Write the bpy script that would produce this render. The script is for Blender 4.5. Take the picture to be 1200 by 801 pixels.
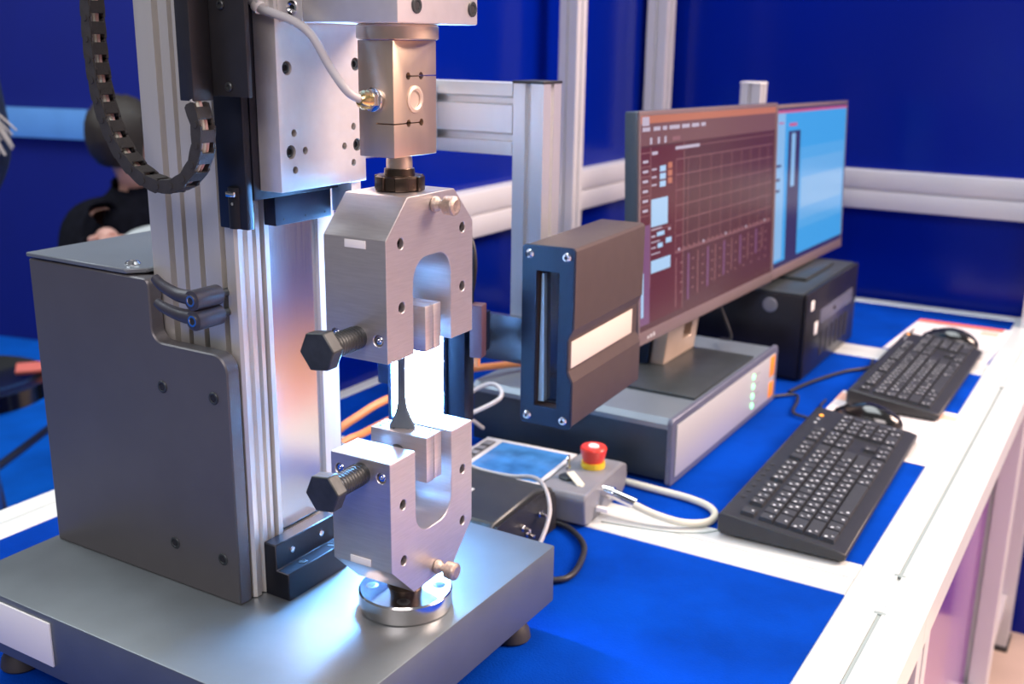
import bpy, bmesh, math, random
from mathutils import Vector, Matrix

for _o in list(bpy.data.objects):
    bpy.data.objects.remove(_o)
SC = bpy.context.scene
COL = SC.collection
PI = math.pi
rnd = random.Random(7)

# ------------------------------------------------------------------ camera
cam_d = bpy.data.cameras.new('camera')
cam = bpy.data.objects.new('camera', cam_d)
COL.objects.link(cam)
cam.matrix_world = Matrix(((0.855993, -0.149871, 0.494787, 0.0),
                           (0.516820, 0.223770, -0.826332, 0.0),
                           (0.013125, 0.963050, 0.269002, 1.31),
                           (0, 0, 0, 1)))
cam_d.sensor_width = 36.0
cam_d.lens = 37.76
cam_d.clip_start = 0.01
cam_d.dof.use_dof = True
cam_d.dof.focus_distance = 0.84
cam_d.dof.aperture_fstop = 7.5
SC.camera = cam

# ------------------------------------------------------------------ world, exposure, hall lights
world = bpy.data.worlds.new('hall_ambient')
SC.world = world
world.use_nodes = True
bg = world.node_tree.nodes['Background']
bg.inputs[0].default_value = (0.78, 0.80, 0.88, 1)
bg.inputs[1].default_value = 0.20
SC.view_settings.view_transform = 'Standard'
SC.view_settings.look = 'None'
SC.view_settings.gamma = 1
SC.view_settings.exposure = 0.0
SC.view_settings.use_curve_mapping = False


def area(name, loc, target, sx, sy, power, color):
    l = bpy.data.lights.new(name, 'AREA')
    l.shape = 'RECTANGLE'
    l.size, l.size_y, l.energy, l.color = sx, sy, power, color
    o = bpy.data.objects.new(name, l)
    COL.objects.link(o)
    o.location = loc
    o.rotation_euler = (Vector(target) - Vector(loc)).to_track_quat('-Z', 'Y').to_euler()
    return o


area('hall_light_aisle', (2.0, 2.4, 3.1), (0.1, 1.2, 0.5), 1.6, 1.6, 260, (1.0, 0.74, 0.62))
area('hall_light_overhead', (-0.9, 2.0, 3.8), (-0.6, 1.2, 0.8), 1.6, 2.4, 85, (0.90, 0.97, 1.0))
area('hall_light_left', (-3.2, 0.4, 3.6), (-1.6, 1.4, 0.6), 1.8, 1.8, 85, (0.85, 0.93, 1.0))
area('hall_light_front', (0.6, -1.6, 3.2), (-0.4, 1.0, 0.9), 1.8, 1.4, 75, (1.0, 0.88, 0.88))

# ------------------------------------------------------------------ materials
MATS = {}


def mat(name, color, rough=0.5, metal=0.0, noise=0.0, nscale=30.0, bump=0.0, bscale=200.0, stretch=None,
        emit=None, estr=0.0, coat=0.0, trans=0.0, sheen=0.0, spec=None, col2=None, rvar=0.0):
    m = bpy.data.materials.new(name)
    m.use_nodes = True
    nt = m.node_tree
    b = nt.nodes['Principled BSDF']
    b.inputs['Base Color'].default_value = (*color, 1)
    b.inputs['Roughness'].default_value = rough
    b.inputs['Metallic'].default_value = metal
    if spec is not None:
        b.inputs['Specular IOR Level'].default_value = spec
    if coat:
        b.inputs['Coat Weight'].default_value = coat
        b.inputs['Coat Roughness'].default_value = 0.08
    if trans:
        b.inputs['Transmission Weight'].default_value = trans
    if sheen:
        b.inputs['Sheen Weight'].default_value = sheen
        b.inputs['Sheen Roughness'].default_value = 0.4
        b.inputs['Sheen Tint'].default_value = (0.2, 0.5, 1, 1)
    if emit:
        b.inputs['Emission Color'].default_value = (*emit, 1)
        b.inputs['Emission Strength'].default_value = estr
    tc = nt.nodes.new('ShaderNodeTexCoord')
    mp = nt.nodes.new('ShaderNodeMapping')
    nt.links.new(tc.outputs['Object'], mp.inputs['Vector'])
    if stretch:
        mp.inputs['Scale'].default_value = stretch
    if noise or rvar:
        n = nt.nodes.new('ShaderNodeTexNoise')
        n.inputs['Scale'].default_value = nscale
        n.inputs['Detail'].default_value = 5
        nt.links.new(mp.outputs[0], n.inputs['Vector'])
        if noise:
            r = nt.nodes.new('ShaderNodeValToRGB')
            c2 = col2 if col2 else tuple(min(1, c * (1 + noise)) for c in color)
            c1 = color if col2 else tuple(c * (1 - noise) for c in color)
            r.color_ramp.elements[0].position = 0.32
            r.color_ramp.elements[1].position = 0.68
            r.color_ramp.elements[0].color = (*c1, 1)
            r.color_ramp.elements[1].color = (*c2, 1)
            nt.links.new(n.outputs['Fac'], r.inputs[0])
            nt.links.new(r.outputs[0], b.inputs['Base Color'])
        if rvar:
            mr = nt.nodes.new('ShaderNodeMapRange')
            mr.inputs['To Min'].default_value = max(0.02, rough - rvar)
            mr.inputs['To Max'].default_value = rough + rvar
            nt.links.new(n.outputs['Fac'], mr.inputs['Value'])
            nt.links.new(mr.outputs[0], b.inputs['Roughness'])
    if bump:
        n2 = nt.nodes.new('ShaderNodeTexNoise')
        n2.inputs['Scale'].default_value = bscale
        n2.inputs['Detail'].default_value = 3
        nt.links.new(mp.outputs[0], n2.inputs['Vector'])
        bp = nt.nodes.new('ShaderNodeBump')
        bp.inputs['Strength'].default_value = bump
        bp.inputs['Distance'].default_value = 0.001
        nt.links.new(n2.outputs['Fac'], bp.inputs['Height'])
        nt.links.new(bp.outputs[0], b.inputs['Normal'])
    MATS[name] = m
    return m


M = dict(
    grip=mat('brushed_grip_steel', (0.62, 0.585, 0.59), 0.36, 0.85, 0.05, 60, 0.12, 300, (1, 1, 12)),
    cast=mat('machined_aluminium', (0.82, 0.80, 0.78), 0.42, 0.75, 0.03, 80, 0.05, 400),
    alu=mat('anodised_aluminium', (0.78, 0.79, 0.80), 0.38, 0.8, 0.03, 40, 0.05, 300, (1, 1, 0.05)),
    coll=mat('column_aluminium', (0.74, 0.72, 0.68), 0.42, 0.7, 0.04, 40, 0.05, 300, (1, 1, 0.05)),
    steel=mat('polished_steel_strip', (0.70, 0.70, 0.72), 0.20, 1.0, 0.03, 30, 0.05, 260, (1, 1, 0.08), rvar=0.02),
    gold=mat('bronze_load_cell_metal', (0.70, 0.55, 0.43), 0.36, 0.9, 0.05, 60, 0.06, 300, (1, 1, 0.1)),
    brass=mat('brass', (0.80, 0.60, 0.28), 0.22, 1.0),
    chrome=mat('chrome', (0.85, 0.85, 0.87), 0.12, 1.0),
    flange=mat('turned_steel', (0.74, 0.73, 0.72), 0.16, 1.0, 0.04, 30),
    nut=mat('burnished_steel_nut', (0.085, 0.062, 0.048), 0.28, 0.9),
    blackox=mat('black_oxide_steel', (0.055, 0.062, 0.065), 0.42, 0.6, 0.2, 90, 0.12, 400),
    bore=mat('dark_bore', (0.02, 0.02, 0.025), 0.6, 0.3),
    base=mat('grey_painted_steel', (0.17, 0.19, 0.20), 0.42, 0.6, 0.05, 25, 0.05, 700, rvar=0.03),
    house=mat('grey_housing_paint', (0.115, 0.112, 0.118), 0.40, 0.35, 0.04, 20, 0.10, 900),
    housetop=mat('grey_lid_paint', (0.17, 0.19, 0.21), 0.42, 0.35, 0.04, 20, 0.10, 900),
    black=mat('black_anodised', (0.012, 0.014, 0.022), 0.38, 0.4, 0.1, 60),
    blackp=mat('black_plastic', (0.015, 0.015, 0.017), 0.42, 0.0, 0.1, 60, 0.15, 900),
    chain=mat('cable_chain_plastic', (0.030, 0.028, 0.027), 0.55, 0.0, 0.2, 90, 0.25, 900),
    lever=mat('lever_plastic', (0.035, 0.035, 0.05), 0.45, 0.0, 0.1, 90, 0.2, 900),
    ledcase=mat('blue_black_case', (0.012, 0.022, 0.06), 0.35, 0.3),
    camfront=mat('navy_front_plate', (0.004, 0.012, 0.035), 0.42, 0.25, 0.05, 60, 0.1, 900),
    cambody=mat('sensor_body_warm_reflection', (0.085, 0.060, 0.055), 0.48, 0.3, 0.05, 60, 0.15, 900),  # brown tint stands in for warm reflections on the body
    glass=mat('tinted_window_glass', (0.006, 0.010, 0.025), 0.05, 0.0, coat=1.0),
    white=mat('white_label', (0.85, 0.84, 0.82), 0.5),
    creamlabel=mat('cream_label', (0.72, 0.62, 0.54), 0.5),
    table=mat('white_table_profile', (0.70, 0.74, 0.73), 0.34, 0.1, 0.02, 12, 0.02, 300, coat=0.2),
    slot=mat('slot_grey', (0.30, 0.36, 0.35), 0.6, 0.2),
    felt=mat('blue_carpet', (0.0, 0.040, 0.33), 0.9, 0.0, 0.22, 9, 0.9, 420, spec=0.04),
    floorm=mat('blue_floor_carpet', (0.0, 0.12, 0.62), 0.85, 0.0, 0.15, 6, 0.5, 200, spec=0.15),
    aisle=mat('warm_aisle_carpet', (0.60, 0.46, 0.39), 0.8, 0.0, 0.12, 5, 0.4, 200),
    panel=mat('glossy_blue_panel', (0.0, 0.010, 0.24), 0.20, 0.0, 0.05, 2, spec=0.22),
    purple=mat('glossy_purple_panel', (0.20, 0.05, 0.32), 0.20, 0.0, 0.1, 2, coat=0.4),
    rail=mat('white_rail', (0.62, 0.62, 0.65), 0.45, 0.1, 0.02, 10),
    farrail=mat('pale_blue_rail', (0.12, 0.34, 0.72), 0.5, 0.0, 0.05, 10),
    felt2=mat('dark_blue_wall', (0.0, 0.008, 0.19), 0.6, 0.0, 0.05, 3),
    kb=mat('keyboard_body', (0.020, 0.022, 0.027), 0.40, 0.0, 0.08, 60, 0.12, 900),
    key=mat('keycap', (0.028, 0.031, 0.038), 0.50, 0.0, 0.08, 200, 0.1, 1200),
    legend=mat('key_legend', (0.62, 0.66, 0.70), 0.5),
    mouse=mat('glossy_black_mouse', (0.010, 0.011, 0.012), 0.16, 0.0, coat=0.5),
    red=mat('red_mushroom', (0.75, 0.045, 0.025), 0.32, coat=0.3),
    yellow=mat('yellow_collar', (0.80, 0.55, 0.03), 0.4),
    orange=mat('orange_hose', (0.86, 0.30, 0.10), 0.35, coat=0.2),
    orangem=mat('orange_print', (0.90, 0.28, 0.02), 0.5),
    cable=mat('grey_cable', (0.46, 0.46, 0.48), 0.45),
    cream=mat('cream_cable', (0.62, 0.62, 0.52), 0.45),
    blackcable=mat('black_cable', (0.02, 0.02, 0.024), 0.45),
    greyp=mat('grey_plastic', (0.21, 0.22, 0.25), 0.42, 0.1, 0.05, 50, 0.1, 900),
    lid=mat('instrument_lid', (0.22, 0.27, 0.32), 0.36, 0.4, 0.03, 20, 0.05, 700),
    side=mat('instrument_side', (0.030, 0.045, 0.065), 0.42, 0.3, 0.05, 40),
    bezel=mat('grey_bezel', (0.13, 0.14, 0.20), 0.40, 0.2, 0.05, 50),
    face=mat('pale_front_panel', (0.50, 0.51, 0.53), 0.42, 0.2),
    pc=mat('pc_case', (0.018, 0.017, 0.022), 0.32, 0.3, 0.1, 40),
    pctop=mat('pc_case_top', (0.05, 0.06, 0.065), 0.35, 0.3, 0.1, 40),
    monback=mat('monitor_plastic', (0.05, 0.075, 0.105), 0.38, 0.1),
    monbez=mat('monitor_bezel', (0.20, 0.15, 0.155), 0.30, 0.2),
    stand=mat('beige_stand', (0.62, 0.50, 0.41), 0.40, 0.4, 0.04, 30),
    padblue=mat('pendant_glass', (0.04, 0.16, 0.40), 0.12, 0.0, coat=0.5, noise=0.45, nscale=28, emit=(0.05, 0.2, 0.5), estr=0.25),
    paper=mat('printed_paper', (0.80, 0.76, 0.76), 0.6, 0.0, 0.12, 90, stretch=(1, 6, 1)),
    paperred=mat('red_print', (0.75, 0.16, 0.12), 0.6),
    paperpink=mat('peach_print', (0.85, 0.50, 0.38), 0.6),
    spec=mat('grey_plastic_specimen', (0.10, 0.13, 0.16), 0.42, 0.0, 0.1, 60, 0.1, 500),
    knob=mat('knurled_bronze_knob', (0.52, 0.43, 0.36), 0.34, 0.85, 0.15, 500, 0.4, 1500),
    skin=mat('skin', (0.62, 0.34, 0.27), 0.5, 0.0, 0.06, 20),
    hair=mat('dark_brown_hair', (0.022, 0.014, 0.009), 0.6, 0.0, 0.4, 60, stretch=(8, 8, 1)),
    blond=mat('pale_blond_hair', (0.62, 0.55, 0.48), 0.55, 0.0, 0.3, 60, stretch=(8, 8, 1)),
    blackcloth=mat('black_clothing', (0.006, 0.006, 0.010), 0.9, 0.0, 0.3, 40, 0.4, 200, spec=.1),
    navycloth=mat('navy_clothing', (0.012, 0.025, 0.07), 0.8, 0.0, 0.3, 40, 0.4, 200),
    jeans=mat('blue_jeans', (0.04, 0.16, 0.45), 0.8, 0.0, 0.2, 60, 0.4, 300),
    rubber=mat('black_rubber', (0.030, 0.028, 0.030), 0.6, 0.0, 0.1, 60),
    chairtube=mat('grey_chair_tube', (0.14, 0.15, 0.22), 0.3, 0.7),
    led_on=mat('green_indicator', (0.2, 0.9, 0.4), 0.3, emit=(0.35, 1.0, 0.5), estr=1.6),
    led_orange=mat('orange_indicator', (1.0, 0.45, 0.05), 0.3, emit=(1.0, 0.35, 0.04), estr=2.0),
    ledpanel=mat('led_light_panel', (0.9, 0.95, 1.0), 0.4, emit=(0.16, 0.46, 1.0), estr=290.0),
)


def screen_mat(name, color, s):
    return mat(name, tuple(c * 0.15 for c in color), 0.22, emit=color, estr=s)


S = dict(
    brown=screen_mat('screen_brown', (0.085, 0.028, 0.030), 1.0),
    brown2=screen_mat('screen_dark_red', (0.10, 0.020, 0.025), 1.0),
    orange=screen_mat('screen_orange_bar', (0.42, 0.15, 0.09), 1.0),
    tool=screen_mat('screen_toolbar', (0.16, 0.075, 0.075), 1.0),
    grey=screen_mat('screen_pale_text', (0.42, 0.38, 0.48), 1.0),
    box=screen_mat('screen_pale_blue', (0.33, 0.52, 0.74), 1.0),
    line=screen_mat('screen_grid_line', (0.24, 0.11, 0.12), 1.0),
    purple=screen_mat('screen_purple_line', (0.17, 0.075, 0.16), 1.0),
    blue=screen_mat('screen_sky_blue', (0.05, 0.30, 0.66), 1.0),
    pale=screen_mat('screen_ice_blue', (0.20, 0.40, 0.66), 1.0),
    mid=screen_mat('screen_soft_blue', (0.12, 0.35, 0.66), 1.0),
    mid2=screen_mat('screen_soft_blue_edge', (0.08, 0.325, 0.66), 1.0),
    dark=screen_mat('screen_dark_bar', (0.035, 0.028, 0.09), 1.0),
    red=screen_mat('screen_red_text', (0.45, 0.10, 0.22), 1.0),
)


# ------------------------------------------------------------------ mesh helpers
def BM():
    return bmesh.new()


def rbox(bm, x0, x1, y0, y1, z0, z1, bev=0.0, seg=2, T=None):
    r = bmesh.ops.create_cube(bm, size=1.0)
    vs = r['verts']
    m = Matrix.Translation(((x0 + x1) / 2, (y0 + y1) / 2, (z0 + z1) / 2)) @ Matrix.Diagonal((x1 - x0, y1 - y0, z1 - z0, 1))
    bmesh.ops.transform(bm, matrix=m, verts=vs)
    if bev > 0:
        es = list({e for v in vs for e in v.link_edges})
        r2 = bmesh.ops.bevel(bm, geom=es, offset=bev, segments=seg, profile=0.5, affect='EDGES')
        vs = list({v for f in r2['faces'] for v in f.verts} | {v for v in vs if v.is_valid})
    if T is not None:
        bmesh.ops.transform(bm, matrix=T, verts=vs)
    return bm


def axis_matrix(p0, p1):
    p0, p1 = Vector(p0), Vector(p1)
    d = p1 - p0
    q = d.to_track_quat('Z', 'Y')
    return Matrix.Translation((p0 + p1) / 2) @ q.to_matrix().to_4x4(), d.length


def cyl(bm, p0, p1, r0, r1=None, n=24, bev=0.0, rot=0.0):
    r1 = r0 if r1 is None else r1
    T, L = axis_matrix(p0, p1)
    r = bmesh.ops.create_cone(bm, cap_ends=True, segments=n, radius1=r0, radius2=r1, depth=L)
    vs = r['verts']
    if rot:
        bmesh.ops.rotate(bm, verts=vs, cent=(0, 0, 0), matrix=Matrix.Rotation(rot, 3, 'Z'))
    if bev > 0:
        es = [e for e in {e for v in vs for e in v.link_edges} if len(e.link_faces) == 2 and
              any(len(f.verts) > 4 for f in e.link_faces)]
        r2 = bmesh.ops.bevel(bm, geom=es, offset=bev, segments=2, profile=0.5, affect='EDGES')
        vs = list({v for f in r2['faces'] for v in f.verts} | {v for v in vs if v.is_valid})
    bmesh.ops.transform(bm, matrix=T, verts=vs)
    return bm


def prism(bm, pts, axis, a, b):
    def P(u, v, w):
        return {'x': (w, u, v), 'y': (u, w, v), 'z': (u, v, w)}[axis]
    lo = [bm.verts.new(P(u, v, a)) for u, v in pts]
    hi = [bm.verts.new(P(u, v, b)) for u, v in pts]
    n = len(pts)
    f = [bm.faces.new(lo), bm.faces.new(hi[::-1])]
    for i in range(n):
        f.append(bm.faces.new((lo[i], hi[i], hi[(i + 1) % n], lo[(i + 1) % n])))
    bmesh.ops.recalc_face_normals(bm, faces=f)
    return bm


def lathe(bm, prof, p0, axis, n=32):
    """prof = [(radius, distance along axis)], revolved about axis through p0"""
    q = Vector(axis).normalized().to_track_quat('Z', 'Y')
    rings = []
    for r, h in prof:
        ring = []
        for i in range(n):
            a = 2 * PI * i / n
            ring.append(bm.verts.new(Vector(p0) + q @ Vector((r * math.cos(a), r * math.sin(a), h))))
        rings.append(ring)
    fs = []
    for k in range(len(rings) - 1):
        for i in range(n):
            fs.append(bm.faces.new((rings[k][i], rings[k][(i + 1) % n], rings[k + 1][(i + 1) % n], rings[k + 1][i])))
    fs.append(bm.faces.new(rings[0][::-1]))
    fs.append(bm.faces.new(rings[-1]))
    bmesh.ops.recalc_face_normals(bm, faces=fs)
    return bm


def smooth_path(pts, k=6):
    P = [Vector(p) for p in pts]
    P = [2 * P[0] - P[1]] + P + [2 * P[-1] - P[-2]]
    out = []
    for i in range(1, len(P) - 2):
        for j in range(k):
            t = j / k
            a, b, c, d = P[i - 1], P[i], P[i + 1], P[i + 2]
            out.append(0.5 * ((2 * b) + (c - a) * t + (2 * a - 5 * b + 4 * c - d) * t * t + (3 * b - a - 3 * c + d) * t ** 3))
    out.append(P[-2])
    return out


def tube(bm, pts, r, n=10, k=6, smooth=True):
    n = max(n, 16) if n > 6 else n
    P = smooth_path(pts, k) if smooth else [Vector(p) for p in pts]
    rr = r if callable(r) else (lambda t: r)
    rings = []
    t0 = (P[1] - P[0]).normalized()
    up = Vector((0, 0, 1)) if abs(t0.z) < 0.9 else Vector((1, 0, 0))
    nrm = (up - t0 * up.dot(t0)).normalized()
    for i, p in enumerate(P):
        t = (P[min(i + 1, len(P) - 1)] - P[max(i - 1, 0)])
        if t.length < 1e-9:
            t = t0
        t = t.normalized()
        nrm = (nrm - t * nrm.dot(t)).normalized()
        bi = t.cross(nrm)
        R = rr(i / (len(P) - 1))
        rings.append([bm.verts.new(p + nrm * R * math.cos(2 * PI * j / n) + bi * R * math.sin(2 * PI * j / n)) for j in range(n)])
    fs = []
    for a, b in zip(rings[:-1], rings[1:]):
        for j in range(n):
            fs.append(bm.faces.new((a[j], a[(j + 1) % n], b[(j + 1) % n], b[j])))
    fs.append(bm.faces.new(rings[0][::-1]))
    fs.append(bm.faces.new(rings[-1]))
    bmesh.ops.recalc_face_normals(bm, faces=fs)
    return bm


def shade(me, ang=25):
    for p in me.polygons:
        p.use_smooth = True
    try:
        me.set_sharp_from_angle(angle=math.radians(ang))
    except Exception:
        pass


def obj(name, bm, m, parent=None, local=False, smooth=True):
    """Links one mesh object. Vertices are given in world space unless local=True."""
    me = bpy.data.meshes.new(name)
    bmesh.ops.recalc_face_normals(bm, faces=bm.faces)
    if parent is not None and not local:
        root = parent
        Mw = Matrix.Identity(4)
        while root is not None:
            Mw = Matrix.LocRotScale(root.location, root.rotation_euler, None) @ Mw
            root = root.parent
        bmesh.ops.transform(bm, matrix=Mw.inverted(), verts=bm.verts)
    bm.to_mesh(me)
    bm.free()
    if smooth:
        shade(me)
    me.materials.append(m)
    o = bpy.data.objects.new(name, me)
    COL.objects.link(o)
    if parent is not None:
        o.parent = parent
    return o


def tag(o, label=None, cat=None, group=None, kind=None):
    if label: o['label'] = label
    if cat: o['category'] = cat
    if group: o['group'] = group
    if kind: o['kind'] = kind
    return o


def thing(name, label, cat, loc=(0, 0, 0), rz=0.0, group=None):
    o = bpy.data.objects.new(name, None)
    o.empty_display_size = 0.02
    COL.objects.link(o)
    o.location = loc
    o.rotation_euler = (0, 0, rz)
    return tag(o, label, cat, group)


def single(name, bm, m, label, cat, group=None):
    """a thing that is one mesh, origin at its lowest centre"""
    vs = [v.co for v in bm.verts]
    c = Vector(((min(v.x for v in vs) + max(v.x for v in vs)) / 2, (min(v.y for v in vs) + max(v.y for v in vs)) / 2, min(v.z for v in vs)))
    bmesh.ops.translate(bm, vec=-c, verts=bm.verts)
    o = obj(name, bm, m)
    o.location = c
    return tag(o, label, cat, group)


def struct(name, bm, m, parent=None):
    o = obj(name, bm, m, parent)
    if parent is None:
        o['kind'] = 'structure'
    return o


def copy_part(src, parent, loc, rot=(0, 0, 0)):
    c = src.copy()
    COL.objects.link(c)
    c.parent = parent
    c.location = loc
    c.rotation_euler = rot
    return c


def cut_all(o, cutters):
    for c in cutters:
        cut(o, c)


def cut(o, cutter_bm):
    """bores real holes into a mesh object (local space cutters), then applies"""
    me = bpy.data.meshes.new('cutter')
    bmesh.ops.recalc_face_normals(cutter_bm, faces=cutter_bm.faces)
    cutter_bm.to_mesh(me)
    cutter_bm.free()
    c = bpy.data.objects.new('cutter', me)
    COL.objects.link(c)
    c.parent = o.parent
    c.location = o.location
    md = o.modifiers.new('b', 'BOOLEAN')
    md.object = c
    md.operation = 'DIFFERENCE'
    md.solver = 'EXACT'
    apply_mods(o)
    bpy.data.objects.remove(c)


def apply_mods(o):
    bpy.context.view_layer.update()
    dg = bpy.context.evaluated_depsgraph_get()
    nm = bpy.data.meshes.new_from_object(o.evaluated_get(dg))
    old = o.data
    o.modifiers.clear()
    o.data = nm
    shade(nm, 25)
    nm.name = o.name


def bevel(o, w=0.0006, seg=1):
    md = o.modifiers.new('bevel', 'BEVEL')
    md.width = w
    md.segments = seg
    md.limit_method = 'ANGLE'
    md.angle_limit = math.radians(30)
    md.harden_normals = False


def socket_screw(parent, p, n, r, head=0.004, mhead=None, name='screw', recess=True, local=False):
    """cap screw: turned head with a hexagonal socket"""
    p, n = Vector(p), Vector(n).normalized()
    bm = BM()
    lathe(bm, [(r * .9, -0.002), (r, -0.001), (r, head * .75), (r * .88, head), (r * .60, head), (r * .52, head * .35)], p, n, 20)
    o = obj(name, bm, mhead or M['blackox'], parent, local)
    bm = BM()
    cyl(bm, p + n * head * .3, p + n * head * .42, r * .55, n=6)
    s = obj('hex_socket', bm, M['bore'], o if False else parent, local)
    return o


# ================================================================== STRUCTURE
bm = BM(); rbox(bm, -7, -1.3, -3, 6.5, -0.05, 0.0); struct('floor', bm, M['floorm'])
for nm_, xa, xb, mm_ in (('floor_edge', -1.3, .95, M['aisle']), ('floor_reflect_grey', .95, 1.2, mat('grey_reflect_strip', (.55, .53, .52), .6)), ('floor_reflect_pink', 1.2, 1.45, mat('pink_reflect_strip', (.70, .22, .34), .7)), ('floor_reflect_gold', 1.45, 2.15, mat('orange_reflect_strip', (.70, .36, .08), .5, noise=.15, nscale=8)), ('floor_reflect_blue', 2.15, 5.0, M['floorm'])):  # bands beyond the warm carpet are added to colour the steel strip's reflection
    bm = BM(); rbox(bm, xa, xb, -3, 6.5, -0.05, -0.0); struct(nm_, bm, mm_)
# back wall of the booth: blue panel framed by white aluminium rails
bm = BM(); rbox(bm, -1.10, .80, 2.525, 2.56, 0.0, 2.3); wb = struct('wall_back', bm, M['panel'])
bm = BM(); rbox(bm, -1.14, -1.11, 1.15, 2.52, 0.0, 2.3); wl = struct('wall_left', bm, M['panel'])


def rail_bm(bm, x0, x1, y0, y1, z0, z1, side):
    # two lips with a recessed joint between them
    zm = (z0 + z1) / 2
    if side == 'y':
        rbox(bm, x0, x1, y0, y1, z0, zm - .002, .002)
        rbox(bm, x0, x1, y0, y1, zm + .002, z1, .002)
        rbox(bm, x0, x1, y0 + .006, y1, zm - .004, zm + .004)
    else:
        rbox(bm, x0, x1, y0, y1, z0, zm - .002, .002)
        rbox(bm, x0, x1, y0, y1, zm + .002, z1, .002)
        rbox(bm, x0, x1 - .006, y0, y1, zm - .004, zm + .004)


bm = BM(); rail_bm(bm, -1.07, .80, 2.485, 2.53, .958, 1.043, 'y'); struct('trim_1', bm, M['rail'])
bm = BM(); rail_bm(bm, -1.12, -1.075, 1.15, 2.485, .958, 1.043, 'x'); struct('trim_2', bm, M['rail'])


def post_bm(x0, x1, y0, y1, z0, z1, g=.004, n=1):
    """square extrusion with a T-slot in each side"""
    bm = BM()
    cx, cy, w, d = (x0 + x1) / 2, (y0 + y1) / 2, x1 - x0, y1 - y0
    g = min(w, d) * .10
    dep = min(w, d) * .18
    pts = [(x0, y0), (cx - g, y0), (cx - g, y0 + dep), (cx + g, y0 + dep), (cx + g, y0), (x1, y0),
           (x1, cy - g), (x1 - dep, cy - g), (x1 - dep, cy + g), (x1, cy + g), (x1, y1),
           (cx + g, y1), (cx + g, y1 - dep), (cx - g, y1 - dep), (cx - g, y1), (x0, y1),
           (x0, cy + g), (x0 + dep, cy + g), (x0 + dep, cy - g), (x0, cy - g)]
    prism(bm, pts, 'z', z0, z1)
    return bm


struct('trim_3', post_bm(-1.065, -1.025, 1.945, 1.985, .75, 2.3), M['rail'])
struct('trim_4', post_bm(-1.095, -1.045, 2.43, 2.48, .75, 2.3), M['rail'])
struct('trim_5', post_bm(-.205, -.139, 2.405, 2.48, .75, 2.3), M['rail'])

# far partition on the left, in the next stand
far = thing('partition_wall', 'dark blue partition wall with a pale blue rail far off at left', 'wall', (-3.6, 3.0, 0), 0.22)
far['kind'] = 'structure'
bm = BM(); rbox(bm, -6.0, 1.5, 0, .06, 0, 2.4); obj('panel', bm, M['felt2'], far, True)
bm = BM(); rbox(bm, -6.0, 1.5, -.05, 0, .90, 1.02, .003); obj('rail', bm, M['farrail'], far, True)
bm = BM(); rbox(bm, .33, .40, -.06, 0, 0, 2.4, .003); obj('post', bm, M['farrail'], far, True)
bm = BM(); rbox(bm, 3.2, 3.25, -2, 5, 0, 2.6); struct('wall_right', bm, mat('opposite_wall', (0.62, 0.50, 0.47), 0.7, noise=.05, nscale=2))

# ================================================================== TABLE
tb = thing('exhibition_table', 'white aluminium framed table covered in blue carpet panels', 'table', (-.64, 1.2, 0))


def slot_bar(name, x0, x1, y0, y1, z1, h, along, mt=None):
    """wide flat extrusion with one narrow groove running along its top"""
    bm = BM()
    z0 = z1 - h
    if along == 'y':
        c = (x0 + x1) / 2
        g, d = .0022, .004
        prism(bm, [(x0, z0), (x1, z0), (x1, z1 - .002), (x1 - .002, z1), (c + g, z1), (c + g, z1 - d), (c - g, z1 - d), (c - g, z1), (x0 + .002, z1), (x0, z1 - .002)], 'y', y0, y1)
    else:
        c = (y0 + y1) / 2
        g, d = .0012, .003
        prism(bm, [(y0, z0), (y1, z0), (y1, z1 - .002), (y1 - .002, z1), (c + g, z1), (c + g, z1 - d), (c - g, z1 - d), (c - g, z1), (y0 + .002, z1), (y0, z1 - .002)], 'x', x0, x1)
    return obj(name, bm, mt or M['table'], tb)


ZT = .75
for (y0, y1) in ((-.2, 1.0685), (1.0695, 2.0), (2.001, 2.5)):
    slot_bar('edge_profile', -.222, -.139, y0, y1, ZT, .04, 'y')
slot_bar('edge_profile', -1.157, -1.085, -.2, 2.5, ZT, .04, 'y')
for (y0, y1) in ((1.066, 1.145), (2.0, 2.08), (2.46, 2.50)):
    slot_bar('cross_profile', -1.0845, -.2225, y0, y1, ZT, .04, 'x')
slot_bar('cross_profile', -1.0845, -.2225, -.2, -.12, ZT, .04, 'x')
# groove inserts and end clips
for (y0, y1) in ((.3, 1.045), (1.14, 1.94)):
    bm = BM(); rbox(bm, -.1822, -.1788, y0, y1, ZT - .0038, ZT - .0012); obj('groove_strip', bm, M['slot'], tb)
    for yy in ((1.045,) if y0 < 1 else (1.14, 1.94)):
        bm = BM(); rbox(bm, -.187, -.174, yy - .003, yy + .003, ZT - .002, ZT + .0005, .001); obj('groove_clip', bm, M['slot'], tb)
for (y0, y1) in ((-.12, 1.066), (1.145, 2.0), (2.08, 2.46)):
    bm = BM(); rbox(bm, -1.085, -.222, y0 + .0005, y1 - .0005, ZT - .02, ZT - .0005, .001)
    obj('carpet_panel', bm, M['felt'], tb)
for (x0, x1) in ((-.216, -.142), (-1.155, -1.09)):
    for y in (1.066, 2.0, 2.42, -.19):
        obj('leg', post_bm(x0, x1, y, y + .07, 0, ZT - .041), M['rail'], tb)
        bm = BM(); cyl(bm, ((x0 + x1) / 2, y + .035, 0), ((x0 + x1) / 2, y + .035, .0), .03) if False else rbox(bm, x0 - .004, x1 + .004, y - .004, y + .074, 0, .012, .002)
        obj('foot', bm, M['rubber'], tb)
for (y0, y1) in ((-.11, 1.064), (1.138, 1.998), (2.072, 2.418)):
    bm = BM(); rbox(bm, -.19, -.18, y0, y1, .06, ZT - .042); obj('side_panel', bm, M['purple'], tb)
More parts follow.
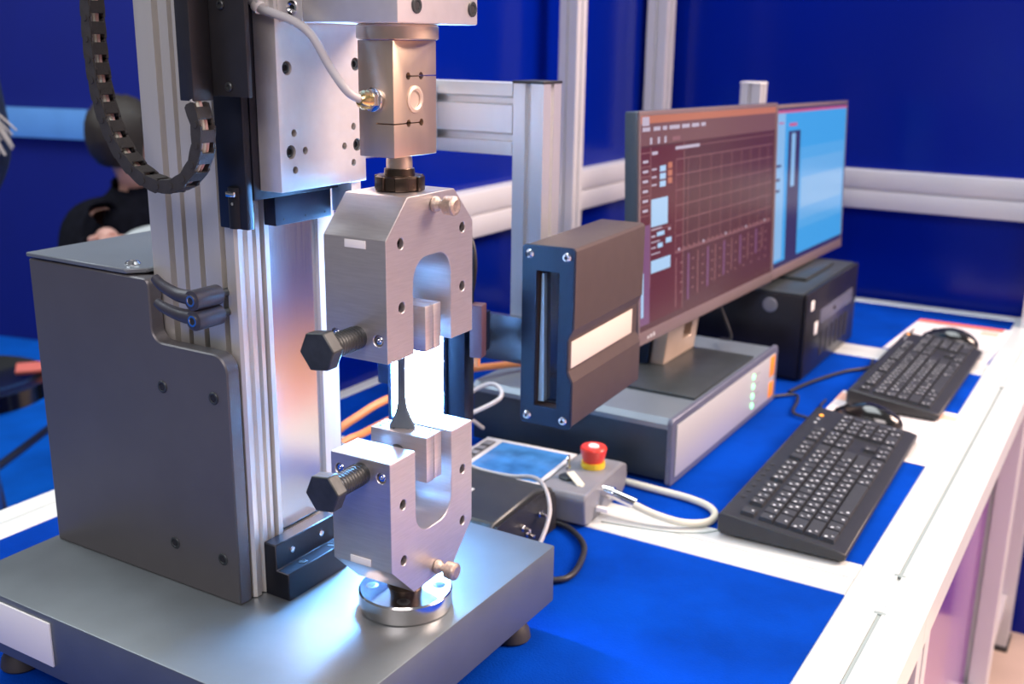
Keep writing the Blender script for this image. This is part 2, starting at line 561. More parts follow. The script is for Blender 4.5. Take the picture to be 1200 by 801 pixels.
for y0, y1 in ((1.137, 1.999), (2.071, 2.419), (-.119, 1.065)):
    bm = BM(); rbox(bm, -.205, -.155, y0, y1, .10, .14, .002); obj('lower_rail', bm, M['rail'], tb)

# ================================================================== TESTING MACHINE
BZ0, BZ = .785, .844
tm = thing('testing_machine', 'tall grey materials testing machine with slotted column on the table', 'machine', (-.65, .66, .75))
bm = BM()
rbox(bm, -.865, -.447, .489, .832, BZ0, BZ, .0015, 2)
obj('base_plate', bm, M['base'], tm)
for (x, y) in ((-.476, .803), (-.835, .803), (-.835, .52), (-.476, .52)):
    bm = BM()
    lathe(bm, [(.0165, 0), (.018, .002), (.0165, .010), (.012, .017), (.008, .020), (.008, .022)], (x, y, .75), (0, 0, 1), 28)
    ft = obj('levelling_foot', bm, M['rubber'], tm)
    bm = BM(); cyl(bm, (x, y, .772), (x, y, .785), .0055, n=20); cyl(bm, (x, y, .7735), (x, y, .778), .0085, n=6)
    obj('foot_spindle', bm, M['chrome'], ft)
# white nameplate on the front edge
bm = BM(); rbox(bm, -.97 + .12, -.738, .4872, .4890, .797, .838, .0004); obj('front_label', bm, M['white'], tm)
# housing side plate, an outline with a step, and the deep housing box behind
HY = .587
bm = BM()


def arc(cx, cz, r, a0, a1, n=6):
    return [(cx + r * math.cos(math.radians(a0 + (a1 - a0) * i / n)), cz + r * math.sin(math.radians(a0 + (a1 - a0) * i / n))) for i in range(n + 1)]


pts = [(-.857, BZ)] + [(-.617, BZ)] + arc(-.632, 1.050, .015, 0, 90) + arc(-.690, 1.077, .012, 270, 180) + \
    arc(-.708, 1.112, .006, 0, 90, 4)[::1] + [(-.857, 1.118)]
prism(bm, pts, 'y', HY, .601)
o = obj('side_plate', bm, M['house'], tm); bevel(o, .0012)
bm = BM(); rbox(bm, -.857, -.716, .6015, .745, BZ, 1.117, .001); obj('drive_housing', bm, M['house'], tm)
bm = BM(); prism(bm, [(-.8585, HY - .001), (-.728, HY - .001), (-.716, HY + .012), (-.716, .75), (-.8585, .75)], 'z', 1.1195, 1.1235)
o = obj('housing_lid', bm, M['housetop'], tm); bevel(o, .0008)
bm = BM(); rbox(bm, -.7165, -.7135, .640, .745, BZ, 1.1175); obj('rear_gusset', bm, M['house'], tm)
bm = BM(); lathe(bm, [(.0065, 0), (.0065, .001), (.005, .003), (.0028, .0036), (.0022, .0015)], (-.738, .603, 1.1235), (0, 0, 1), 20)
obj('lid_screw', bm, M['chrome'], tm)
for (x, z) in ((-.694, 1.0265), (-.634, 1.0272), (-.693, .883), (-.635, .883)):
    bm = BM(); lathe(bm, [(.0052, -.002), (.0055, .0004), (.0048, .0010), (.0034, .0010), (.003, .0002)], (x, HY, z), (0, -1, 0), 20)
    sc = obj('housing_screw', bm, M['blackox'], tm)
    bm = BM(); cyl(bm, (x, HY - .0001, z), (x, HY - .0007, z), .0030, n=6); obj('hex_socket', bm, M['bore'], sc)

# column: one slotted extrusion
YC = .603
gs = [(-.692, -.685), (-.675, -.670), (-.657, -.651), (-.633, -.627)]
pts = [(-.7125, YC)]
for a, b in gs:
    pts += [(a, YC), (a, YC + .011), (b, YC + .011), (b, YC)]
pts += [(-.6175, YC), (-.615, YC + .002), (-.615, .610), (-.618, .6115), (-.618, .614), (-.615, .6155), (-.615, .6205), (-.620, .6215),
        (-.620, .6245), (-.6155, .6255), (-.6155, .6295), (-.622, .6305), (-.622, .6325), (-.613, .6325), (-.613, .6375), (-.619, .6375),
        (-.619, .697), (-.613, .697), (-.613, .703), (-.622, .703), (-.622, .706), (-.616, .706), (-.616, .722)]
pts += [(-.7125, .722)]
bm = BM(); prism(bm, pts, 'z', BZ + .001, 1.62); obj('column', bm, M['coll'], tm)
bm = BM(); rbox(bm, -.6188, -.6168, .6378, .6968, .893, 1.60); obj('steel_cover_strip', bm, M['steel'], tm)
bm = BM(); rbox(bm, -.622, -.6165, .7062, .7235, .870, 1.60); obj('column_edge_strip', bm, M['blackp'], tm)
# stepped clamp block at the column foot
bm = BM()
prism(bm, [(-.6145, BZ), (-.587, BZ), (-.587, .8695), (-.6005, .8695), (-.6005, .893), (-.6125, .893), (-.6145, .893)], 'y', .6145, .692)
o = obj('foot_block', bm, M['black'], tm); bevel(o, .0008)
for y in (.634, .672):
    bm = BM(); lathe(bm, [(.0028, -.001), (.0028, .0012), (.0018, .0016)], (-.6005, y, .882), (1, 0, 0), 14); obj('small_screw', bm, M['chrome'], tm)
    bm = BM(); lathe(bm, [(.0042, -.001), (.0042, .0004), (.0026, .0006), (.0024, .0001)], (-.594, y + .006, .8695), (0, 0, 1), 16); obj('block_screw', bm, M['bore'], tm)

# clamping levers in the housing step
for k, (hx, hz, rot) in enumerate(((-.629, 1.1135, 0.0), (-.6285, 1.0975, 0.04))):
    bm = BM()
    cyl(bm, (hx, .566, hz), (hx, .594, hz), .0082, n=24, bev=.001)
    # arm: flattened swept bar
    P = [(hx - .003, .571, hz + .001), (hx - .020, .571, hz + .0015), (hx - .036, .570, hz + .007 - .002 * k), (hx - .044, .570, hz + .0125 - .004 * k)]
    tube(bm, P, lambda t: .0062 * (1 - .42 * t), 12)
    lv = obj('clamping_lever', bm, M['lever'], tm)
    bm = BM(); cyl(bm, (hx, .590, hz), (hx, .607, hz), .0035, n=16); obj('lever_bolt', bm, M['blackox'], lv)
    bm = BM(); lathe(bm, [(.0045, 0), (.0045, .0012), (.0030, .0012), (.0026, .0004)], (hx, .566, hz), (0, -1, 0), 18); obj('lever_screw', bm, M['chrome'], lv)
    bm = BM(); cyl(bm, (hx, .5655, hz), (hx, .5650, hz), .0028, n=6); obj('hex_socket', bm, M['bore'], lv)

# ================================================================== CROSSHEAD
ch = thing('crosshead', 'pale machined aluminium carriage plate hanging on the column front', 'machine part', (-.57, .66, 1.165))
bm = BM(); rbox(bm, -.592, -.570, .609, .711, 1.197, 1.50, .0006); o = obj('carriage_plate', bm, M['cast'], ch)
cb = BM()
plate_holes = [(.620, 1.289, .0052), (.700, 1.291, .0052), (.621, 1.227, .0052), (.700, 1.227, .0052), (.625, 1.241, .0029),
               (.637, 1.227, .0029), (.625, 1.213, .0029), (.684, 1.227, .0029), (.696, 1.242, .0029), (.695, 1.213, .0029)]
for y, z, r_ in plate_holes:
    cyl(cb, (-.575, y, z), (-.560, y, z), r_, n=20)
bmesh.ops.translate(cb, vec=-ch.location, verts=cb.verts)
cut(o, cb)
for y, z, r_ in plate_holes:
    bm = BM()
    if r_ > .004:
        lathe(bm, [(.0044, -.001), (.0044, .0028), (.0038, .0034), (.0026, .0034), (.0024, .0012)], (-.575, y, z), (1, 0, 0), 20)
        sc = obj('plate_screw', bm, M['blackox'], ch)
        bm = BM(); cyl(bm, (-.5742, y, z), (-.5735, y, z), .0026, n=6); obj('hex_socket', bm, M['bore'], sc)
    else:
        cyl(bm, (-.5752, y, z), (-.5742, y, z), r_ * .98, n=16); obj('bore_bottom', bm, M['nut'], ch)
bm = BM(); rbox(bm, -.6125, -.5925, .6025, .7195, 1.190, 1.50, .0006); obj('carriage_back', bm, M['black'], ch)
bm = BM(); rbox(bm, -.6125, -.600, .6325, .700, 1.1655, 1.1895, .0006); rbox(bm, -.655, -.6145, .5875, .6020, 1.169, 1.50, .0006) if False else None
obj('wiper_block', bm, M['camfront'], ch)
for y in (.642, .668, .692):
    bm = BM(); lathe(bm, [(.0010, -.0005), (.0010, .0003), (.0006, .0004)], (-.600, y, 1.170), (1, 0, 0), 10); obj('pin', bm, M['bore'], ch)
bm = BM(); rbox(bm, -.6225, -.593, .5945, .6018, 1.168, 1.50, .001); cyl(bm, (-.606, .597, 1.1685), (-.606, .597, 1.20), .0062, n=24)
obj('guide_rail_cover', bm, M['black'], ch)
bm = BM(); cyl(bm, (-.604, .5908, 1.188), (-.604, .5902, 1.188), .0012); rbox(bm, -.609, -.600, .5885, .5925, 1.1935, 1.1975, .0006)
obj('grease_nipple', bm, M['chrome'], ch)
bm = BM(); rbox(bm, -.6, -.578, .701, .7135, 1.170, 1.197, .0006); obj('sensor_bracket', bm, M['cast'], ch)
# head block that carries the load cell
bm = BM(); rbox(bm, -.545, -.460, .6115, .7115, 1.3215, 1.50, .0014); obj('head_block', bm, M['cast'], ch)
bm = BM(); rbox(bm, -.5695, -.5455, .6120, .7110, 1.3215, 1.50, .001); obj('head_spacer', bm, M['cast'], ch)
for y, z in ((.633, 1.3335), (.7035, 1.333)):
    bm = BM(); lathe(bm, [(.0056, -.001), (.0056, .0008), (.0050, .0012), (.0032, .0012), (.0028, .0003)], (-.460, y, z), (1, 0, 0), 22)
    sc = obj('head_screw', bm, M['blackox'], ch)
    bm = BM(); cyl(bm, (-.4598, y, z), (-.4592, y, z), .0030, n=6); obj('hex_socket', bm, M['bore'], sc)
bm = BM(); lathe(bm, [(.0050, -.001), (.0050, .0010), (.0034, .0014), (.0024, .0004)], (-.555, .6120, 1.3315), (0, -1, 0), 20); obj('side_screw', bm, M['chrome'], ch)
# bracket plate for the cable chain
bm = BM(); rbox(bm, -.6175, -.5665, .5755, .5800, 1.2690, 1.50, .0006); rbox(bm, -.6150, -.6010, .5560, .5750, 1.266, 1.50, .0006)
bp = obj('chain_bracket', bm, M['blackp'], ch)
bm = BM(); rbox(bm, -.608, -.596, .5802, .5944, 1.29, 1.34); obj('bracket_spacer', bm, M['black'], ch)
for (x, z, r_) in ((-.5890, 1.3325, .0034), (-.5850, 1.2760, .0034), (-.6068+.0, 1.3265, .0012), (-.6055, 1.3195, .0012), (-.6040, 1.2915, .0012), (-.6035, 1.2840, .0012)):
    bm = BM(); lathe(bm, [(r_, -.001), (r_, .0010), (r_ * .8, .0016), (r_ * .5, .0016), (r_ * .45, .0006)], (x, .5755, z), (0, -1, 0), 16)
    obj('bracket_screw', bm, M['nut'] if r_ < .002 else M['blackox'], ch)

# ================================================================== LOAD CELL
lc = thing('load_cell', 'square bronze coloured metal load cell hanging below the head block', 'load cell', (-.5, .664, 1.225))
bm = BM(); rbox(bm, -.5165, -.484, .637, .691, 1.2262, 1.3100, .0008); o = obj('body', bm, M['gold'], lc)
cuts = []
for fn, args in ((cyl, ((-.505, .655, 1.2848), (-.45, .655, 1.2848), .0027)), (cyl, ((-.505, .671, 1.2848), (-.45, .671, 1.2848), .0027)),
                 (cyl, ((-.505, .655, 1.2508), (-.45, .655, 1.2508), .0027)), (cyl, ((-.505, .671, 1.2508), (-.45, .671, 1.2508), .0027)),
                 (rbox, (-.50, -.45, .655, .72, 1.28425, 1.28515)), (rbox, (-.50, -.45, .60, .671, 1.25035, 1.25125)),
                 (cyl, ((-.4935, .663, 1.268), (-.45, .663, 1.268), .0075))):
    cb = BM(); fn(cb, *args)
    bmesh.ops.translate(cb, vec=-lc.location, verts=cb.verts)
    cuts.append(cb)
cut_all(o, cuts)
bm = BM(); lathe(bm, [(.0074, -.0005), (.0098, 0), (.0098, .0008), (.0078, .0014), (.0062, .0006), (.0058, -.006), (.003, -.009)], (-.484, .663, 1.268), (1, 0, 0), 32)
obj('bore_ring', bm, M['stand'], lc)
bm = BM(); lathe(bm, [(.0072, 0), (.0072, .004), (.0052, .0062), (.0030, .0058), (.0012, .0040)], (-.4915, .663, 1.268), (1, 0, 0), 24); obj('bore_plug', bm, M['brass'], lc)
bm = BM(); lathe(bm, [(.029, 0), (.0305, .001), (.0305, .0095), (.0295, .0110)], (-.5, .664, 1.3102), (0, 0, 1), 48); obj('top_disc', bm, M['gold'], lc)
bm = BM(); lathe(bm, [(.0095, 0), (.0100, .001), (.0100, .009), (.0095, .014)], (-.5, .664, 1.212), (0, 0, 1), 32); obj('stud', bm, M['gold'], lc)
# castellated lock nut
bm = BM()
lathe(bm, [(.0165, 0), (.0178, .001), (.0178, .010), (.0165, .0115), (.0120, .0115), (.0115, .0165), (.0102, .0168)], (-.5, .664, 1.1995), (0, 0, 1), 36)
ln = obj('lock_nut', bm, M['nut'], lc)
for i in range(6):
    a = 2 * PI * i / 6 + .2
    T = Matrix.Translation((-.5, .664, 1.2055)) @ Matrix.Rotation(a, 4, 'Z')
    bm = BM(); rbox(bm, .0165, .0192, -.0052, .0052, -.0058, .0052, .0008, 2, T); obj('nut_lug', bm, M['nut'], ln)
# cable gland on the -y face
gp, gn = Vector((-.501, .637, 1.2680)), Vector((-.10, -1, 0)).normalized()
bm = BM(); cyl(bm, gp, gp + gn * .003, .0088, n=28, bev=.0006); cyl(bm, gp + gn * .003, gp + gn * .0075, .0078, n=6, bev=.0004)
gl = obj('cable_gland', bm, M['chrome'], lc)
bm = BM(); lathe(bm, [(.0066, 0), (.0070, .001), (.0060, .0025), (.0070, .004), (.0056, .0070), (.0036, .009)], gp + gn * .0075, gn, 24); obj('gland_nut', bm, M['brass'], gl)
bm = BM(); tube(bm, [tuple(gp + gn * .013), tuple(gp + gn * .024 + Vector((-.003, 0, .006))), (-.519, .610, 1.290), (-.531, .605, 1.312), (-.546, .603, 1.322), (-.566, .602, 1.328), (-.583, .606, 1.3325), (-.600, .606, 1.350), (-.61, .606, 1.40)], .0032, 14, 8)
obj('signal_cable', bm, M['cable'], lc)
bm = BM(); T = Matrix.Translation((-.583, .606, 1.3330)) @ Matrix.Rotation(.6, 4, 'Y')
lathe(bm, [(.0046, -.003), (.0050, -.002), (.0050, .002), (.0046, .003)], (-.5825, .606, 1.3325), (.7, 0, -.5), 16); rbox(bm, -.004, .002, -.004, .004, .002, .008, .0008, 2, T)
obj('cable_tie', bm, M['white'], lc)


# ================================================================== GRIPS
def roundrect_slot(yl, yr, z_open, z_end, r, up=True):
    s = 1 if up else -1
    out = [(yr, z_open)]
    cz = z_end - s * r
    n = 7
    for i in range(n + 1):
        a = i / n * PI / 2
        out.append((yr - r + r * math.cos(a), cz + s * r * math.sin(a)))
    for i in range(n + 1):
        a = PI / 2 + i / n * PI / 2
        out.append((yl + r + r * math.cos(a), cz + s * r * math.sin(a)))
    out.append((yl, z_open))
    return out


def thumb_screw(parent, p, n=(1, 0, 0)):
    p = Vector(p)
    bm = BM(); lathe(bm, [(.0040, 0), (.0058, .0005), (.0062, .002), (.0058, .004), (.0036, .0065), (.0036, .0105)], p, n, 24)
    k = obj('locking_screw', bm, M['knob'], parent, True)
    bm = BM()
    prof = [(.0050, 0), (.0072, .0010), (.0076, .0085), (.0070, .0098), (.0048, .0108), (.0014, .0104)]
    lathe(bm, prof, p + Vector(n) * .0100, n, 40)
    obj('knurled_knob', bm, M['knob'], k, True)


def grip(name, label, zf, up):
    g = thing(name, label, 'grip', (-.4995, .6643, zf), 0.028)
    return g


W, D = .0595, .0285


def build_grip(g, up, z_face, z_sh, z_tip, slot_end, wt, holes, bolt_z, lab, knob, jaw):
    zo = g.location.z
    L = lambda z: z - zo
    s = 1 if up else -1
    pts = [(-W, L(z_face)), (-W, L(z_sh)), (-wt, L(z_tip)), (wt, L(z_tip)), (W, L(z_sh)), (W, L(z_face))] + \
        roundrect_slot(-.0255, .0272, L(z_face), L(slot_end), .019, up)
    bm = BM(); prism(bm, pts, 'x', -D, D)
    body = obj('clevis_body', bm, M['grip'], g, True)
    cb = BM()
    for y, z in holes:
        cyl(cb, (D - .012, y, L(z)), (D + .01, y, L(z)), .0041, n=22)
        cyl(cb, (-D - .01, y, L(z)), (-D + .012, y, L(z)), .0042, n=22)
    for x in (-.0200, .0200):
        cyl(cb, (x, -W + .006, L(bolt_z)), (x, -W - .01, L(bolt_z)), .0044, n=20)
    cut(body, cb)
    bevel(body, .0005)
    apply_mods(body)
    for y, z in holes:
        bm = BM(); lathe(bm, [(.00405, 0), (.00405, .0080), (.0024, .0082), (.0022, .0060)], (D - .012, y, L(z)), (1, 0, 0), 18)
        obj('hole_shade_plug', bm, M['bore'], g, True)  # dark plug standing in for the shade inside the hole
    for x in (-.0200, .0200):
        bm = BM(); lathe(bm, [(.0036, -.001), (.0036, .0042), (.0028, .0050), (.0016, .0050), (.0014, .002)], (x, -W + .006, L(bolt_z)), (0, -1, 0), 18)
        obj('recessed_screw', bm, M['chrome'], g, True)
    bm = BM(); rbox(bm, lab[0], lab[1], -W - .0006, -W + .0002, L(lab[2]), L(lab[3]), .0002); obj('label', bm, M['white'], g, True)
    # hexagon head clamping bolt
    bz = L(bolt_z) + .0003
    bm = BM(); cyl(bm, (.001, -W - .0362, bz), (.001, -W + .002, bz), .0088, n=28)
    bolt = obj('clamping_bolt', bm, M['blackox'], g, True)
    bm = BM()
    T = Matrix.Translation((.001, -W - .0362, bz)) @ Matrix.Rotation(PI / 2, 4, 'X')
    n6 = []
    r = bmesh.ops.create_cone(bm, cap_ends=True, segments=6, radius1=.0158, radius2=.0158, depth=.0115)
    bmesh.ops.rotate(bm, verts=bm.verts, cent=(0, 0, 0), matrix=Matrix.Rotation(PI / 6 + .12, 3, 'Z'))
    bmesh.ops.translate(bm, vec=(0, 0, .0057), verts=bm.verts)
    bmesh.ops.transform(bm, matrix=T, verts=bm.verts)
    h = obj('hexagon_head', bm, M['blackox'], bolt, True); bevel(h, .0010, 2)
    # thread rings on the shaft
    bm = BM()
    for i in range(9):
        y = -W - .030 + i * .0032
        lathe(bm, [(.0086, -.0012), (.0092, 0), (.0086, .0012)], (.001, y, bz), (0, 1, 0), 28)
    obj('thread', bm, M['blackox'], bolt, True)
    thumb_screw(g, (D, knob[0], L(knob[1])))
    # jaw plates
    z0, z1 = jaw
    for k, (ya, yb) in enumerate(((-.0098, .0010), (.0018, .0120))):
        bm = BM(); rbox(bm, -.0265, .0285, ya, yb, L(z0), L(z1), .0005)
        jw = obj('jaw_plate', bm, M['grip'], g, True)
        for (x, dy) in ((-.021, 0), (-.008, 0), (.0135, 0), (.0205, 0)):
            zz = L(z1 if not up else z0)
            bm = BM(); cyl(bm, (x, (ya + yb) / 2 + .001, zz - .0004), (x, (ya + yb) / 2 + .001, zz + .0003), .0011, n=12)
            obj('jaw_pin', bm, M['bore'], jw, True)
        ysgn = -1 if k == 0 else 1
        yy = ya if k == 0 else yb
        bm = BM(); cyl(bm, (.016, yy, L(z0 * .45 + z1 * .55)), (.016, yy + ysgn * .0035, L(z0 * .45 + z1 * .55)), .0020, n=14); obj('jaw_screw', bm, M['chrome'], jw, True)
    # thrust pads between jaws and prongs
    zc = L((z0 + z1) / 2)
    bm = BM(); cyl(bm, (0, -.0258, zc), (0, -.0098, zc), .009, n=24); obj('thrust_pad', bm, M['blackox'], g, True)
    bm = BM(); cyl(bm, (0, .0120, zc), (0, .0275, zc), .009, n=24); obj('thrust_pad', bm, M['blackox'], g, True)
    return body


gu = grip('upper_grip', 'upper steel specimen grip hanging from the load cell, with slanted shoulders', 1.0785, True)
build_grip(gu, True, 1.0785, 1.171, 1.1993, 1.152, .0318,
           [(-.041, 1.1665), (.044, 1.167), (-.0405, 1.1182), (.044, 1.119)], 1.0955, (-.0085, .0105, 1.1635, 1.1695), (.003, 1.1905), (1.0760, 1.1125))
gd = grip('lower_grip', 'lower steel specimen grip standing on the round flange, pointed at its bottom', .8777, False)
build_grip(gd, False, .9992, .9079, .8777, .926, .029,
           [(-.043, .960), (.0444, .9595), (-.043, .912), (.0444, .912)], .9862, (-.0115, .0085, .9085, .9145), (.003, .8867), (.9660, 1.0044))
fl = thing('round_flange', 'round polished steel flange bolted to the machine base', 'flange', (-.502, .6665, BZ))
bm = BM(); lathe(bm, [(.0385, 0), (.0400, .001), (.0400, .0155), (.0388, .0170), (.020, .0170), (.0150, .0180)], (-.502, .6665, BZ), (0, 0, 1), 64); obj('disc', bm, M['flange'], fl)
bm = BM(); lathe(bm, [(.0170, 0), (.0150, .002), (.0140, .0175), (.0150, .0185)], (-.502, .6665, BZ + .0165), (0, 0, 1), 40); obj('neck', bm, M['nut'], fl)
for a in range(4):
    t = math.radians(-12 + 90 * a - 45)
    x, y = -.502 + .0285 * math.cos(t), .6665 + .0285 * math.sin(t)
    bm = BM(); lathe(bm, [(.0056, 0), (.0056, .0003), (.0048, .0006)], (x, y, BZ + .0168), (0, 0, 1), 20); sc = obj('flange_screw', bm, M['blackox'], fl)
    bm = BM(); cyl(bm, (x, y, BZ + .0173), (x, y, BZ + .0177), .0030, n=6); obj('hex_socket', bm, M['bore'], sc)

# specimen: flat dumbbell bar
bm = BM()
prof = [(.0105, 0.998), (.0105, 1.0065), (.0070, 1.0135), (.0040, 1.022), (.0030, 1.030), (.0028, 1.055), (.0032, 1.066), (.0050, 1.073), (.0095, 1.079), (.0105, 1.085)]
pts = [(x, z) for x, z in prof] + [(-x, z) for x, z in prof[::-1]]
prism(bm, pts, 'y', -.0019 + .0014, .0019 + .0014)
T = Matrix.Translation((-.5022, .6655, 0)) @ Matrix.Rotation(.45, 4, 'Z') @ Matrix.Translation((0, -.0014, 0))
bmesh.ops.transform(bm, matrix=T, verts=bm.verts)
o = single('test_specimen', bm, M['spec'], 'small grey dumbbell shaped test bar clamped between the two grips', 'specimen'); bevel(o, .0006)

# ================================================================== LED PANEL
lp = thing('light_panel', 'slim dark case with a glowing blue white light panel behind the specimen', 'lamp', (-.61, .86, .93))
bm = BM(); rbox(bm, -.6545, -.650, .848, .872, .93, 1.13, .0008); rbox(bm, -.594, -.5905, .848, .872, .93, 1.13, .0008)
rbox(bm, -.650, -.594, .848, .872, .93, .9335); rbox(bm, -.650, -.594, .848, .872, 1.1265, 1.13); rbox(bm, -.650, -.594, .8565, .872, .9335, 1.1265)
obj('case', bm, M['ledcase'], lp)
bm = BM(); rbox(bm, -.6495, -.5945, .8510, .8560, .934, 1.126); obj('light_surface', bm, M['ledpanel'], lp)
bm = BM(); rbox(bm, -.5900, -.5715, .852, .880, .93, 1.11, .001); obj('heat_sink', bm, M['camfront'], lp)
bm = BM(); rbox(bm, -.566, -.5530, .850, .865, 1.006, 1.060, .001); obj('connector_block', bm, mat('purple_brown_block', (.10, .05, .07), .5), lp)
bm = BM(); rbox(bm, -.5625, -.5575, .853, .860, .9955, 1.0055, .0005); obj('connector_pin', bm, M['orange'], lp)
bm = BM(); rbox(bm, -.5715, -.5530, .866, .876, 1.01, 1.05); obj('mount_arm', bm, M['ledcase'], lp)
for z in (.965, 1.0, 1.03):
    bm = BM(); lathe(bm, [(.0012, 0), (.0012, .0006), (.0008, .0008)], (-.5925, .848, z), (0, -1, 0), 10); obj('small_screw', bm, M['chrome'], lp)

lp.rotation_euler.z = math.radians(14)

# ================================================================== CAMERA STAND (aluminium frame) + SENSOR
st = thing('aluminium_frame', 'silver slotted aluminium upright with horizontal beam beside the sensor box', 'frame', (-.60, 1.05, .75))
bm = post_bm(-.6195, -.5815, 1.030, 1.070, .98, 1.2665); obj('upright', bm, M['alu'], st)
bm = BM(); rbox(bm, -.6205, -.5805, 1.0290, 1.0710, 1.2665, 1.2695, .0008); obj('end_cap', bm, M['blackp'], st)
bm = BM()
z0, z1 = 1.1885, 1.2685 - .002
pts = [(1.03, z0), (1.03, z0 + .0145), (1.040, z0 + .0155), (1.040, z0 + .0215), (1.03, z0 + .0245), (1.03, z0 + .0545), (1.040, z0 + .0555), (1.040, z0 + .0615),
       (1.03, z0 + .0645), (1.03, z1), (1.07, z1), (1.07, z0)]
prism(bm, pts, 'x', -.78, -.6205); obj('cross_beam', bm, M['alu'], st)
bm = BM(); rbox(bm, -.76, -.72, .76, 1.0295, 1.19, 1.262, .001); rbox(bm, -.86, -.72, .725, .7595, 1.19, 1.262, .001) if False else None
obj('rear_arm', bm, M['alu'], st)
bm = BM(); rbox(bm, -.76, -.700, .7235, .7595, 1.19, 1.262, .001); obj('rear_clamp', bm, M['alu'], st)
bm = BM(); rbox(bm, -.700, -.578, 1.020, 1.0295, .953, 1.0075, .0008); obj('mounting_plate', bm, mat('blue_grey_plate', (.28, .34, .42), .25, .9, .05, 20), st)
for z in (.966, .996):
    bm = BM(); lathe(bm, [(.0036, 0), (.0036, .0018), (.0030, .0024), (.0016, .0024), (.0014, .001)], (-.612 + .024 - .004, 1.020, z), (0, -1, 0), 18); obj('plate_screw', bm, M['chrome'], st)
bm = BM(); rbox(bm, -.690, -.655, .8725, 1.0195, .96, .985, .001) ; rbox(bm, -.690, -.640, .8722, .8782, .955, .99, .0006)
obj('lamp_arm', bm, M['ledcase'], st)
bm = BM(); rbox(bm, -.5805, -.5700, 1.032, 1.068, .95, 1.09, .0008); obj('sensor_bracket', bm, M['blackp'], st)

se = thing('optical_sensor', 'dark box sensor, browned for warm reflections, with a navy slotted front beside the aluminium upright', 'sensor', (-.538, .920, 1.116), .055)
SW, SL, SH = .058, .187, .189
# front plate, outline with chamfered step at right
bm = BM()
pts = [(0, -.003), (.003, 0), (SW - .003, 0), (SW, -.003), (SW, -.100), (SW - .0045, -.108), (SW - .0045, -.137 + .0), (SW, -.145), (SW, -SH + .003), (SW - .003, -SH), (.003, -SH), (0, -SH + .003)]
pts = [(0, -.003), (.003, 0), (SW - .003, 0), (SW, -.003), (SW, -.083), (SW - .0055, -.094), (SW - .0055, -.128), (SW, -.139), (SW, -SH + .003), (SW - .003, -SH), (.003, -SH), (0, -SH + .003)]
prism(bm, pts, 'y', -.004, .0)
fp = obj('front_plate', bm, M['camfront'], se, True)
cb = BM(); rbox(cb, .0165, .0415, -.02, .02, -.168, -.026)
cut(fp, cb); bevel(fp, .0006); apply_mods(fp)
bm = BM(); prism(bm, [(x * .985 + .0004, z * .992 - .0008) for x, z in pts], 'y', .0003, SL)
bo = obj('housing', bm, M['cambody'], se, True)
cb = BM(); rbox(cb, .0160, .0420, -.02, .014, -.1685, -.0255)
cut(bo, cb); bevel(bo, .0008); apply_mods(bo)
bm = BM(); rbox(bm, .0162, .0418, .0105, .0125, -.168, -.026); obj('window_glass', bm, M['glass'], se, True)
bm = BM(); prism(bm, [(.0175, -.165), (.024, -.165), (.0215, -.030), (.0190, -.030)], 'y', .0030, .0100)
obj('light_guide', bm, mat('pale_light_guide', (.35, .50, .62), .25, .5), se, True)
for x, z in ((.0085, -.0095), (.0495, -.0095), (.0085, -.1795), (.0495, -.1795)):
    bm = BM(); lathe(bm, [(.0048, 0), (.0048, .0010), (.0038, .0024), (.0020, .0028), (.0016, .0012)], (x, -.004, z), (0, -1, 0), 20)
    sc = obj('plate_screw', bm, M['chrome'], se, True)
    bm = BM(); cyl(bm, (x, -.0062, z), (x, -.0066, z), .0016, n=6); obj('hex_socket', bm, M['bore'], sc, True)
bm = BM(); rbox(bm, SW - .0068, SW - .0052, .006, .170, -.1255, -.0975, .0003); obj('side_label', bm, M['creamlabel'], se, True)
bm = BM(); cyl(bm, (-.002, .095, -.08), (-.0295, .115, -.08), .012, n=20) if False else rbox(bm, -.0300, .0012, .112, .140, -.15, -.05, .001)
obj('mounting_block', bm, M['black'], se, True)

# ================================================================== CABLE CHAIN
cc = thing('cable_chain', 'black plastic cable drag chain hanging in a loop beside the column', 'cable chain', (-.65, .56, 1.2))
path = smooth_path([(-.690, 0, 1.46), (-.700, 0, 1.40), (-.7065, 0, 1.335), (-.7065, 0, 1.285), (-.6975, 0, 1.247), (-.678, 0, 1.218), (-.650, 0, 1.203), (-.622, 0, 1.205), (-.603, 0, 1.222), (-.597, 0, 1.243), (-.600, 0, 1.255), (-.604, 0, 1.267)], 30)
pitch = .0152
acc = [0]
for a, b in zip(path[:-1], path[1:]):
    acc.append(acc[-1] + (b - a).length)


def at_len(s):
    for i in range(len(acc) - 1):
        if acc[i + 1] >= s:
            t = (s - acc[i]) / max(1e-9, acc[i + 1] - acc[i])
            return path[i].lerp(path[i + 1], t)
    return path[-1]


